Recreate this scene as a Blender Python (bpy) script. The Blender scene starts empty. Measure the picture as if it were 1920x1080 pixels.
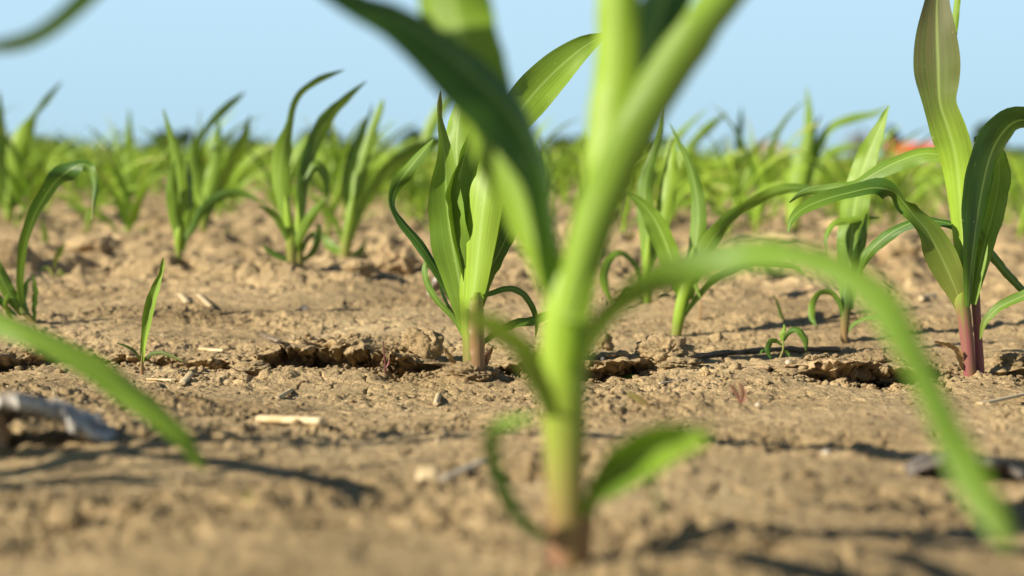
import bpy, bmesh, math, random
import numpy as np
from mathutils import Vector, Matrix, noise as mnoise

# ------------------------------------------------------------------ camera
FP = 2900.0                      # focal length in pixels of a 1920 px wide picture
CH = 0.25                        # camera height, metres
f = Vector((0, 1, -243 / FP)).normalized()
r = Vector((math.cos(math.radians(.8)), 0, math.sin(math.radians(.8))))
r = (r - f * r.dot(f)).normalized()
u = r.cross(f).normalized()
CAM = Vector((0, 0, CH))
sc = bpy.context.scene
C = sc.collection
cd = bpy.data.cameras.new('camera'); cam = bpy.data.objects.new('camera', cd); C.objects.link(cam)
cam.matrix_world = Matrix.Translation(CAM) @ Matrix((r, u, -f)).transposed().to_4x4()
cd.lens = 36 * FP / 1920; cd.sensor_width = 36
cd.clip_start = 0.01; cd.clip_end = 6000
cd.dof.use_dof = True; cd.dof.focus_distance = 1.77; cd.dof.aperture_fstop = 3.5
cd.dof.aperture_blades = 0
sc.camera = cam

# ------------------------------------------------------------------ sky, sun, exposure
EL = math.radians(28)
sh = Vector((.895, .446)).normalized()
w = bpy.data.worlds.new('World'); sc.world = w; w.use_nodes = True
nt = w.node_tree; bg = nt.nodes['Background']
sky = nt.nodes.new('ShaderNodeTexSky'); sky.sky_type = 'NISHITA'; sky.sun_disc = False
sky.sun_elevation = EL; sky.sun_rotation = math.atan2(-sh.x, -sh.y)
sky.air_density = 1.0; sky.dust_density = 0.3; sky.ozone_density = 2.0; sky.altitude = 100
hs = nt.nodes.new('ShaderNodeMix'); hs.data_type = 'RGBA'; hs.blend_type = 'MULTIPLY'
hs.inputs['Factor'].default_value = 1.0; hs.inputs['B'].default_value = (1.0, 1.0, 1.0, 1)
nt.links.new(sky.outputs[0], hs.inputs['A'])
# thin pale haze that every low sky has: towards the horizon the blue fades into a milky light blue
tc = nt.nodes.new('ShaderNodeTexCoord'); sx = nt.nodes.new('ShaderNodeSeparateXYZ'); nt.links.new(tc.outputs['Generated'], sx.inputs[0])
cr = nt.nodes.new('ShaderNodeValToRGB'); nt.links.new(sx.outputs['Z'], cr.inputs[0])
cr.color_ramp.interpolation = 'EASE'
cr.color_ramp.elements[0].position = 0.10; cr.color_ramp.elements[0].color = (1, 1, 1, 1)
cr.color_ramp.elements[1].position = 0.21; cr.color_ramp.elements[1].color = (0, 0, 0, 1)
tone = nt.nodes.new('ShaderNodeValToRGB'); nt.links.new(sx.outputs['Z'], tone.inputs[0])
tone.color_ramp.elements[0].position = 0.0; tone.color_ramp.elements[0].color = (.485, .72, .86, 1)
tone.color_ramp.elements[1].position = 0.12; tone.color_ramp.elements[1].color = (.545, .80, .985, 1)
sc_ = nt.nodes.new('ShaderNodeVectorMath'); sc_.operation = 'SCALE'; sc_.inputs['Scale'].default_value = 1 / (.05 * 1.516); nt.links.new(tone.outputs[0], sc_.inputs[0])
mh = nt.nodes.new('ShaderNodeMix'); mh.data_type = 'RGBA'; nt.links.new(cr.outputs[0], mh.inputs['Factor'])
nt.links.new(hs.outputs['Result'], mh.inputs['A']); nt.links.new(sc_.outputs[0], mh.inputs['B']); nt.links.new(mh.outputs['Result'], bg.inputs['Color'])
bg.inputs['Strength'].default_value = 0.05
sd = bpy.data.lights.new('sun', 'SUN'); so = bpy.data.objects.new('sun', sd); C.objects.link(so)
sd.energy = 5.0; sd.angle = math.radians(.5); sd.color = (1, .92, .76)
tosun = Vector((-sh.x * math.cos(EL), -sh.y * math.cos(EL), math.sin(EL)))
so.rotation_euler = tosun.to_track_quat('Z', 'Y').to_euler()
sc.view_settings.view_transform = 'Standard'; sc.view_settings.look = 'None'
sc.view_settings.exposure = 0.6; sc.view_settings.gamma = 1.0
sc.render.engine = 'CYCLES'
sc.cycles.use_denoising = True
sc.cycles.max_bounces = 6; sc.cycles.transmission_bounces = 4; sc.cycles.diffuse_bounces = 3

# ------------------------------------------------------------------ noise in numpy
def _h(ix, iy, seed):
    x = (ix.astype(np.int64) * 374761393 + iy.astype(np.int64) * 668265263 + seed * 974634777) & 0xffffffff
    x = ((x ^ (x >> 13)) * 1274126177) & 0xffffffff
    x = ((x ^ (x >> 16)) * 2246822519) & 0xffffffff
    return ((x ^ (x >> 15)) & 0xffffff) / float(0x1000000)
def perlin(x, y, seed=0):
    xi = np.floor(x); yi = np.floor(y); fx = x - xi; fy = y - yi
    def g(ox, oy):
        a = _h(xi + ox, yi + oy, seed) * 2 * np.pi
        return np.cos(a) * (fx - ox) + np.sin(a) * (fy - oy)
    ux = fx * fx * fx * (fx * (fx * 6 - 15) + 10); uy = fy * fy * fy * (fy * (fy * 6 - 15) + 10)
    a = g(0, 0) * (1 - ux) + g(1, 0) * ux; b = g(0, 1) * (1 - ux) + g(1, 1) * ux
    return (a * (1 - uy) + b * uy) * 1.5
def fbm(x, y, seed, o=3):
    s = 0; a = 1
    for i in range(o):
        s = s + a * perlin(x * 2 ** i, y * 2 ** i, seed + i); a *= .5
    return s
def worley(x, y, seed):
    xi = np.floor(x); yi = np.floor(y)
    f1 = np.full(x.shape, 9.); f2 = np.full(x.shape, 9.); idv = np.zeros(x.shape)
    for ox in (-1, 0, 1):
        for oy in (-1, 0, 1):
            cx = xi + ox; cy = yi + oy
            px = cx + _h(cx, cy, seed); py = cy + _h(cx, cy, seed + 7)
            d = np.hypot(x - px, y - py); rr = _h(cx, cy, seed + 13)
            near = d < f1
            f2 = np.where(near, f1, np.minimum(f2, d)); idv = np.where(near, rr, idv); f1 = np.where(near, d, f1)
    return f1, f2, idv
def sstep(a, b, x):
    t = np.clip((x - a) / (b - a), 0, 1); return t * t * (3 - 2 * t)

# ------------------------------------------------------------------ soil relief
def ray(px, py):
    return f + r * ((px - 960) / FP) - u * ((py - 540) / FP)
def P(px, py, D):
    return CAM + ray(px, py) * D                  # point on the sight line, D metres deep
def flat(px, py):
    d = ray(px, py); return CAM + d * (CH / -d.z)
_cl = [(-800, 672, 0), (-300, 672, .8), (0, 676, .9), (60, 672, .8), (110, 668, .15), (190, 664, .1), (215, 662, .7), (270, 663, .6), (330, 668, .35), (400, 672, .6),
       (470, 668, .9), (540, 658, 2.1), (620, 662, 2.3), (690, 668, 2.1), (745, 682, 1.7), (800, 688, .8), (835, 690, .0), (930, 690, .0), (955, 690, .7), (1010, 692, .8), (1120, 694, 1.4),
       (1200, 690, 1.3), (1235, 694, .1), (1420, 706, .05), (1450, 704, .3), (1540, 700, 1.2), (1600, 703, 1.5), (1740, 703, 1.3), (1765, 706, .2), (1850, 700, .0), (1890, 698, .5), (2300, 690, .8)]
_cx = np.array([flat(a, b).x for a, b, c in _cl]); _cy = np.array([flat(a, b).y for a, b, c in _cl]); _ca = np.array([c for a, b, c in _cl])
WT = .014
def cliff(x, y):
    """ragged broken crust: soil in front sinks, the crust behind overhangs"""
    c = np.interp(x, _cx, _cy) + .012 * perlin(x / .06, x * 0 + 3.3, 41) + .007 * perlin(x / .022, y / .02, 42) + .003 * perlin(x / .009, y / .008, 43)
    a = np.interp(x, _cx, _ca) * (.95 + .5 * perlin(x / .05, y / .05, 44) + .3 * perlin(x / .018, y / .012, 45))
    return y - c, np.clip(a, 0, 2.5)
def H(x, y):
    x = np.asarray(x, float); y = np.asarray(y, float)
    near = 1 / (1 + (y / 7) ** 4)                      # fine relief only where it can be seen
    h = .012 * perlin(x / .55, y / .55, 1) + .007 * perlin(x / .19, y / .19, 2)
    h += .008 * np.exp(-((y - 1.47) / .08) ** 2) * (.75 + .5 * perlin(x / .3, y * 0, 3)) - .006 * np.exp(-((y - 1.70) / .10) ** 2)
    rough = sstep(2.35, 3.1, y)
    h += .034 * (1 - sstep(1.08, 1.60, y + .05 * perlin(x / .4, y * 0 + 2.2, 33)))
    h += rough * .030 * perlin(x / .35, y / .35, 4) + rough * .022 * fbm(x / .12, y / .12, 5, 3)
    h += .035 * sstep(2.15, 2.9, y) * (1 - sstep(3.1, 3.5, y)) * (.5 + .8 * perlin(x / .6, y / .9, 6))
    m = sstep(-.15, .35, perlin(x / .22, y / .16, 8) + .35 * perlin(x / .07, y / .07, 9))
    m = np.maximum(m, .55 * rough)
    b1, b2, bid = worley(x / .095 + .4 * perlin(x / .05, y / .05, 82), y / .11, 81)
    h += rough * near ** .3 * .030 * np.sqrt(np.clip(1 - (b1 / .62) ** 2, 0, 1)) * (bid > .5) * bid * sstep(-.3, .3, perlin(x / .5, y / .5, 83))
    f1, f2, idv = worley(x / .045 + .5 * perlin(x / .03, y / .03, 12), y / .045, 10)
    h += near * (.2 + m) * (.0045 + .006 * rough) * np.sqrt(np.clip(1 - (f1 / .55) ** 2, 0, 1)) * (idv > .72) * idv
    h += near * .0022 * np.abs(perlin(x / .035 + .6 * perlin(x / .02, y / .02, 91), y / .03, 92)) * 2
    crack = sstep(.09, .0, f2 - f1) * sstep(.05, .4, perlin(x / .3, y / .22, 77)) * (1 - .6 * m)
    h -= near * .0065 * crack
    g1, g2, gid = worley(x / .016 + .4 * perlin(x / .01, y / .01, 15), y / .016, 11)
    h += near * (.08 + m) * .0034 * np.sqrt(np.clip(1 - (g1 / .6) ** 2, 0, 1)) * (gid > .45) * gid
    h += near * ((.25 + 1.2 * m) * .0022 * fbm(x / .022, y / .022, 16, 2) + (.35 + .95 * m) * .0013 * fbm(x / .006, y / .006, 19, 2))
    t, a = cliff(x, y)
    up = sstep(0, WT, t)
    h -= a * .024 * np.exp(-(np.clip(-t, 0, 9) / .075) ** 2) * (1 - up)
    h += a * .007 * np.exp(-(np.clip(t, 0, 9) / .10) ** 2) * up
    rub = a * np.exp(-((t + .035) / .035) ** 2)
    k1, k2, kid = worley(x / .022, y / .022, 23)
    h += rub * .014 * np.sqrt(np.clip(1 - (k1 / .6) ** 2, 0, 1)) * (kid > .35) * kid
    for (hx, hy, hr, hd) in PITS:
        q = np.hypot((x - hx) + .4 * hr * perlin(x / .02, y / .02, 51), (y - hy)) / hr
        h -= hd * sstep(1.15, .55, q)
    return h
PITS = []
for a, b, rr, dd in [(55, 492, .055, .05), (1080, 478, .05, .04), (905, 935, .010, .014), (460, 408, .05, .04), (1480, 655, .012, .01), (500, 470, .07, .04), (590, 705, .008, .012),
                     (1010, 985, .035, .03), (610, 800, .012, .006), (270, 700, .012, .006), (560, 452, .05, .03), (960, 520, .05, .03)]:
    q = flat(a, b); PITS.append((q.x, q.y, rr, dd))
def Hs(x, y):
    return float(H(np.array([x]), np.array([y]))[0])
def G(px, py):
    """where the sight line meets the soil: point and depth"""
    d = ray(px, py); D = np.linspace(.5, 12, 6000) if py > 350 else np.linspace(3, 60, 6000)
    z = H(d.x * D, d.y * D) - (CH + d.z * D)
    i = int(np.argmax(z > 0)) if (z > 0).any() else len(D) - 1
    return Vector((d.x * D[i], d.y * D[i], CH + d.z * D[i])), float(D[i])
rng = random.Random(7)

# ------------------------------------------------------------------ helpers: meshes, objects
def mesh_np(name, V, F, mat=None, smooth=True, attrs=None):
    """V (n,3), F (m,3 or 4)"""
    me = bpy.data.meshes.new(name)
    V = np.asarray(V, np.float32); F = np.asarray(F, np.int32); k = F.shape[1]
    me.vertices.add(len(V)); me.vertices.foreach_set('co', V.ravel())
    me.loops.add(F.size); me.loops.foreach_set('vertex_index', F.ravel())
    me.polygons.add(len(F)); me.polygons.foreach_set('loop_start', np.arange(0, F.size, k, dtype=np.int32))
    try: me.polygons.foreach_set('loop_total', np.full(len(F), k, np.int32))
    except Exception: pass
    if smooth: me.polygons.foreach_set('use_smooth', np.ones(len(F), bool))
    for an, av in (attrs or {}).items():
        av = np.asarray(av, np.float32)
        if av.shape[1] == 4:
            at = me.attributes.new(an, 'FLOAT_COLOR', 'POINT'); at.data.foreach_set('color', av.ravel())
        else:
            at = me.attributes.new(an, 'FLOAT_VECTOR', 'POINT'); at.data.foreach_set('vector', av.ravel())
    me.update(calc_edges=True)
    if mat: me.materials.append(mat)
    return me
def obj(name, me, parent=None, loc=None):
    o = bpy.data.objects.new(name, me); C.objects.link(o)
    if parent: o.parent = parent
    if loc is not None: o.location = loc
    return o
def tag(o, label=None, cat=None, group=None, kind=None):
    if label: o['label'] = label
    if cat: o['category'] = cat
    if group: o['group'] = group
    if kind: o['kind'] = kind
    return o
def empty(name, loc):
    o = bpy.data.objects.new(name, None); C.objects.link(o); o.location = loc; o.empty_display_size = .02
    return o

# ------------------------------------------------------------------ materials
def newmat(name):
    m = bpy.data.materials.new(name); m.use_nodes = True
    n = m.node_tree; b = n.nodes['Principled BSDF']
    return m, n, b
def N(n, t, **kw):
    x = n.nodes.new('ShaderNode' + t)
    for k, v in kw.items(): setattr(x, k, v)
    return x
def mixc(n, fac, a, b, mode='MIX'):
    x = N(n, 'Mix', data_type='RGBA', blend_type=mode)
    for key, val in (('Factor', fac), ('A', a), ('B', b)):
        if hasattr(val, 'default_value') or hasattr(val, 'is_linked'): n.links.new(val, x.inputs[key])
        else: x.inputs[key].default_value = val if key == 'Factor' else (*val, 1)
    return x.outputs['Result']
def ramp(n, src, stops):
    x = N(n, 'ValToRGB'); e = x.color_ramp.elements
    while len(e) < len(stops): e.new(.5)
    for i, (p, c) in enumerate(stops):
        e[i].position = p; e[i].color = (*c, 1) if len(c) == 3 else c
    n.links.new(src, x.inputs[0]); return x.outputs['Color']
def g3(v): return (v, v, v)

def soil_mat(name='soil', k=1.0, wet=0):
    m, n, b = newmat(name)
    geo = N(n, 'NewGeometry')
    def noise(scale, det=4, rough=.55, dist=0.):
        x = N(n, 'TexNoise'); x.inputs['Scale'].default_value = scale; x.inputs['Detail'].default_value = det
        x.inputs['Roughness'].default_value = rough; x.inputs['Distortion'].default_value = dist
        n.links.new(geo.outputs['Position'], x.inputs['Vector']); return x.outputs['Fac']
    a = ramp(n, noise(3.1, 5), [(.3, (.36 * k, .252 * k, .126 * k)), (.7, (.64 * k, .472 * k, .258 * k))])
    a = mixc(n, .5, a, ramp(n, noise(11, 4, .6, .6), [(.35, g3(.36)), (.65, g3(.62))]), 'OVERLAY')
    c = ramp(n, noise(45, 5, .6), [(.33, g3(.34)), (.64, g3(.64))])
    a = mixc(n, .55, a, c, 'OVERLAY')
    c2 = ramp(n, noise(420, 3, .7), [(.34, g3(.26)), (.64, g3(.68))])
    a = mixc(n, .55, a, c2, 'OVERLAY')
    pale = ramp(n, noise(130, 2, .5), [(.70, g3(0)), (.76, g3(1))])
    a = mixc(n, mixc(n, .35, (0, 0, 0), pale), a, (.70 * k, .57 * k, .38 * k))
    n.links.new(a, b.inputs['Base Color'])
    b.inputs['Roughness'].default_value = .92; b.inputs['Specular IOR Level'].default_value = .15
    bp = N(n, 'Bump'); bp.inputs['Strength'].default_value = 1; bp.inputs['Distance'].default_value = .0026
    n.links.new(noise(520, 4, .7), bp.inputs['Height'])
    bp2 = N(n, 'Bump'); bp2.inputs['Strength'].default_value = .8; bp2.inputs['Distance'].default_value = .004
    n.links.new(noise(140, 3, .6), bp2.inputs['Height']); n.links.new(bp.outputs[0], bp2.inputs['Normal'])
    n.links.new(bp2.outputs[0], b.inputs['Normal'])
    return m
SOIL = soil_mat(); CLOD = soil_mat('clod_soil', .80)

def leaf_mat():
    """tint.r yellow-green, tint.g purple, tint.b dry brown ; luv = across, along, random"""
    m, n, b = newmat('corn_leaf')
    t = N(n, 'Attribute', attribute_name='tint'); l = N(n, 'Attribute', attribute_name='luv')
    ts = N(n, 'SeparateColor'); n.links.new(t.outputs['Color'], ts.inputs[0])
    ls = N(n, 'SeparateXYZ'); n.links.new(l.outputs['Vector'], ls.inputs[0])
    def nz(sx, sy, sz, det=2):
        mp = N(n, 'Mapping'); mp.inputs['Scale'].default_value = (sx, sy, sz); n.links.new(l.outputs['Vector'], mp.inputs[0])
        x = N(n, 'TexNoise'); x.inputs['Scale'].default_value = 1; x.inputs['Detail'].default_value = det; n.links.new(mp.outputs[0], x.inputs['Vector'])
        return x.outputs['Fac']
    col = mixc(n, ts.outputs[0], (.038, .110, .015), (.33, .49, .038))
    stripe = nz(26, 1.2, 40, 2)
    col = mixc(n, .5, col, ramp(n, stripe, [(.3, g3(.36)), (.7, g3(.64))]), 'OVERLAY')
    big = nz(3, 5, 40, 3)
    col = mixc(n, .35, col, ramp(n, big, [(.3, g3(.38)), (.7, g3(.66))]), 'OVERLAY')
    # pale midrib
    ma = N(n, 'Math', operation='SUBTRACT'); n.links.new(ls.outputs[0], ma.inputs[0]); ma.inputs[1].default_value = .5
    mb = N(n, 'Math', operation='ABSOLUTE'); n.links.new(ma.outputs[0], mb.inputs[0])
    rib = ramp(n, mb.outputs[0], [(0.012, g3(1)), (.05, g3(0))])
    ribf = mixc(n, 1.0, rib, g3(.45), 'MULTIPLY')
    col = mixc(n, ribf, col, (.42, .58, .16))
    # scattered insect scars
    sp = ramp(n, nz(16, 70, 90, 1), [(.755, g3(0)), (.79, g3(.7))])
    col = mixc(n, sp, col, (.50, .58, .26))
    pn = ramp(n, nz(20, 2.5, 70, 3), [(.30, g3(.45)), (.55, g3(1))])
    pf = mixc(n, 1.0, ts.outputs[1], pn, 'MULTIPLY')
    col = mixc(n, pf, col, (.36, .11, .12))
    col = mixc(n, ts.outputs[2], col, (.42, .25, .11))
    n.links.new(col, b.inputs['Base Color'])
    b.inputs['Roughness'].default_value = .46; b.inputs['Specular IOR Level'].default_value = .36
    bp = N(n, 'Bump'); bp.inputs['Strength'].default_value = .35; bp.inputs['Distance'].default_value = .0006
    n.links.new(nz(60, .8, 10, 1), bp.inputs['Height']); n.links.new(bp.outputs[0], b.inputs['Normal'])
    tr = N(n, 'BsdfTranslucent'); tc = mixc(n, .5, col, mixc(n, 1, col, (1.0, 1.15, .35), 'MULTIPLY')); n.links.new(tc, tr.inputs['Color'])
    mx = N(n, 'MixShader'); mx.inputs[0].default_value = .22
    n.links.new(b.outputs[0], mx.inputs[1]); n.links.new(tr.outputs[0], mx.inputs[2])
    n.links.new(mx.outputs[0], n.nodes['Material Output'].inputs[0])
    return m
LEAF = leaf_mat()
def plain(name, c1, c2, scale=60, rough=.8, stretch=(1, 1, 1), bump=.0008):
    m, n, b = newmat(name)
    tc = N(n, 'TexCoord'); mp = N(n, 'Mapping'); mp.inputs['Scale'].default_value = stretch
    n.links.new(tc.outputs['Object'], mp.inputs[0])
    x = N(n, 'TexNoise'); x.inputs['Scale'].default_value = scale; x.inputs['Detail'].default_value = 4; n.links.new(mp.outputs[0], x.inputs['Vector'])
    n.links.new(ramp(n, x.outputs['Fac'], [(.32, c1), (.68, c2)]), b.inputs['Base Color'])
    b.inputs['Roughness'].default_value = rough; b.inputs['Specular IOR Level'].default_value = .2
    bp = N(n, 'Bump'); bp.inputs['Distance'].default_value = bump; n.links.new(x.outputs['Fac'], bp.inputs['Height']); n.links.new(bp.outputs[0], b.inputs['Normal'])
    return m
STRAW = plain('pale_straw', (.46, .33, .16), (.74, .60, .38), 90, .65, (.15, 1, 1))
WOOD = plain('weathered_wood', (.10, .075, .05), (.30, .23, .16), 60, .85, (.12, 1, 1))
GREYWOOD = plain('bleached_wood', (.18, .13, .09), (.74, .70, .64), 110, .6, (.2, 1, 1))
DRIFT = plain('grey_tan_wood', (.36, .30, .22), (.56, .50, .40), 60, .7, (.15, 1, 1))
TAN = plain('tan_core', (.42, .24, .12), (.62, .42, .24), 60, .8)
DARKBARK = plain('dark_bark', (.06, .052, .046), (.22, .19, .165), 60, .8)
PEB = plain('pebble', (.36, .30, .22), (.60, .52, .40), 90, .6)
ROOF = plain('red_roof_tiles', (.58, .12, .05), (.72, .17, .07), 3, .7, bump=.02)
WALL = plain('pinkish_render', (.42, .28, .25), (.50, .35, .31), 2, .8, bump=.01)
WHITE = plain('white_paint', (.78, .76, .68), (.84, .82, .74), 2, .6, bump=.003)
GLASS = plain('dark_window', (.03, .035, .04), (.05, .055, .06), 2, .2, bump=.001)
FAR = plain('dark_foliage', (.030, .060, .030), (.060, .11, .045), .6, .9, bump=.05)
BARE = plain('grey_twigs', (.26, .24, .25), (.38, .35, .36), 2, .9, bump=.02)

# ------------------------------------------------------------------ ground: one sheet out to the horizon
def build_ground():
    seg = [np.array([-6, -3, -1.5, -.8, -.3, 0, .2]), np.arange(.30, .80, .010), np.arange(.80, 1.45, .0042), np.arange(1.45, 2.35, .0022),
           np.arange(2.35, 3.3, .0050), np.arange(3.3, 5.2, .011), np.arange(5.2, 9, .03)]
    y = [*np.concatenate(seg)]
    s = .035
    while y[-1] < 1800: s *= 1.05; y.append(y[-1] + s)
    y = np.array(y); nc = 1300
    sx = np.linspace(-1, 1, nc); ux = .34 * sx + 1.2 * np.sign(sx) * np.abs(sx) ** 9
    Y, U = np.meshgrid(y, ux, indexing='ij'); X = (np.maximum(Y, 0) + 1.0) * U
    # rows of the sheet crowd together where the crust is broken
    c0 = np.interp(X, _cx, _cy); t0 = Y - c0; Y = np.where(np.abs(t0) < .3, c0 + t0 - .017 * np.tanh(t0 / .024), Y - .017 * np.sign(t0) * (np.abs(t0) < .9) * (1 - np.clip((np.abs(t0) - .3) / .6, 0, 1)))
    Z = H(X, Y)
    far = sstep(25, 60, Y); Z = Z * (1 - far)
    t, a = cliff(X, Y)
    # the wall is spread over several rows of the sheet, then drawn back under the crust above it
    q = sstep(0, WT, t)
    dy = a * (.036 * np.exp(-np.clip(-t, 0, 9) / .035) * (1 - q) - .032 * q * np.exp(-np.clip(t - WT, 0, 9) / .05))
    wall = np.exp(-((t - WT * .5) / .016) ** 2) * np.clip(a * 2, 0, 1)
    dy = dy + wall * (.013 * perlin(X / .020, Z / .013, 61) + .009 * perlin(X / .009, Z / .007, 62) + .005 * perlin(X / .004, Z / .0035, 64))
    Yd = Y + dy; X = X + wall * (.008 * perlin(X / .016, Z / .012, 63) + .004 * perlin(X / .006, Z / .005, 65))
    V = np.stack([X, Yd, Z], -1).reshape(-1, 3)
    nr = len(y); idx = np.arange(nr * nc).reshape(nr, nc)
    F = np.stack([idx[:-1, :-1], idx[:-1, 1:], idx[1:, 1:], idx[1:, :-1]], -1).reshape(-1, 4)
    o = obj('field_soil', mesh_np('field_soil', V, F, SOIL)); tag(o, kind='structure')
build_ground()

# ------------------------------------------------------------------ crumbs: thousands of loose soil grains
def ico(sub):
    bm = bmesh.new(); bmesh.ops.create_icosphere(bm, subdivisions=sub, radius=1)
    V = np.array([v.co[:] for v in bm.verts]); F = np.array([[v.index for v in p.verts] for p in bm.faces]); bm.free(); return V, F
def lumps(seed, n, sub, pos, size, flatz=.75, sink=.35):
    rs = np.random.RandomState(seed); V0, F0 = ico(sub)
    protos = []
    for k in range(12):
        d = np.array([1 + .5 * mnoise.noise(Vector(v * 1.3) + Vector((k * 7.1, 0, 0))) + .35 * mnoise.noise(Vector(v * 3.1) + Vector((0, k * 5.1, 0))) for v in V0])
        protos.append(V0 * d[:, None] * np.array([1, rs.uniform(.6, 1), rs.uniform(.5, 1) * flatz]))
    Vs = []; Fs = []
    for i in range(n):
        q = protos[rs.randint(12)]; a = rs.uniform(0, 6.3); c, s = math.cos(a), math.sin(a)
        R = np.array([[c, -s, 0], [s, c, 0], [0, 0, 1]]); sz = size[i]
        Vs.append(q @ R.T * sz + pos[i] + np.array([0, 0, sz * sink])); Fs.append(F0 + i * len(V0))
    return np.concatenate(Vs), np.concatenate(Fs)
def scatter_crumbs():
    rs = np.random.RandomState(3); n = 26000
    y = .8 + 3.4 * rs.rand(n) ** 1.5; x = (rs.rand(n) - .5) * (.78 * y + .15)
    m = perlin(x / .22, y / .16, 8) + .35 * perlin(x / .07, y / .07, 9)
    t, a = cliff(x, y)
    keep = (rs.rand(n) < .12 + .7 * sstep(-.1, .4, m) ) | ((a > .3) & (np.abs(t + .02) < .05))
    x, y = x[keep], y[keep]
    # extra grains packed along the broken crust
    k = 7000; ex = rs.uniform(_cx[0], _cx[-1], k); c = np.interp(ex, _cx, _cy); ey = c - .02 + rs.randn(k) * .035
    ea = np.interp(ex, _cx, _ca); kk = rs.rand(k) < ea; ex, ey = ex[kk], ey[kk]
    x = np.concatenate([x, ex]); y = np.concatenate([y, ey]); n = len(x)
    size = .0008 + .0030 * rs.rand(n) ** 4 + .0009 * rs.rand(n)
    size[-len(ex):] *= 1.35
    z = H(x, y)
    return lumps(4, n, 1, np.stack([x, y, z], -1), size)
V, F = scatter_crumbs()
tag(obj('soil_crumbs', mesh_np('soil_crumbs', V, F, CLOD, smooth=False)), 'loose crumbs of dry brown soil scattered over the field', 'soil', kind='stuff')
def rubble():
    rs = np.random.RandomState(31); k = 900; x = rs.uniform(_cx[0], _cx[-1], k); y = np.interp(x, _cx, _cy) - np.abs(rs.randn(k)) * .022 + .012
    keep = rs.rand(k) < np.interp(x, _cx, _ca) * .5; x, y = x[keep], y[keep]; n = len(x)
    return lumps(32, n, 2, np.stack([x, y, H(x, y)], -1), .0025 + .0065 * rs.rand(n) ** 2, sink=.3)
V, F = rubble()
tag(obj('soil_rubble', mesh_np('soil_rubble', V, F, CLOD, smooth=False)), 'broken rubble of brown soil lying along the cracked crust', 'soil', kind='stuff')
def scatter_chaff():
    rs = np.random.RandomState(9); n = 2000
    y = .85 + 2.8 * rs.rand(n) ** 1.3; x = (rs.rand(n) - .5) * (.78 * y + .15); z = H(x, y) + .0012
    Vs = []; Fs = []
    base = np.array([[-1, -1, 0], [1, -1, 0], [1, 1, 0], [-1, 1, 0], [-.9, -.7, 1], [.9, -.8, 1], [1, .8, 1], [-1, .9, 1]], float)
    fc = np.array([[0, 3, 2, 1], [4, 5, 6, 7], [0, 1, 5, 4], [1, 2, 6, 5], [2, 3, 7, 6], [3, 0, 4, 7]])
    for i in range(n):
        L = .0012 + .006 * rs.rand() ** 3; q = base * np.array([L, .0005 + .0006 * rs.rand(), .0005])
        a, e = rs.uniform(0, 6.3), rs.uniform(-.3, .3)
        R = np.array(Matrix.Rotation(a, 3, 'Z') @ Matrix.Rotation(e, 3, 'Y'))
        Vs.append(q @ R.T + [x[i], y[i], z[i]]); Fs.append(fc + 8 * i)
    return np.concatenate(Vs), np.concatenate(Fs)
V, F = scatter_chaff()
tag(obj('straw_chaff', mesh_np('straw_chaff', V, F, STRAW, smooth=False)), 'tiny pale bits of chopped straw lying on the soil', 'straw', kind='stuff')

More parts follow.
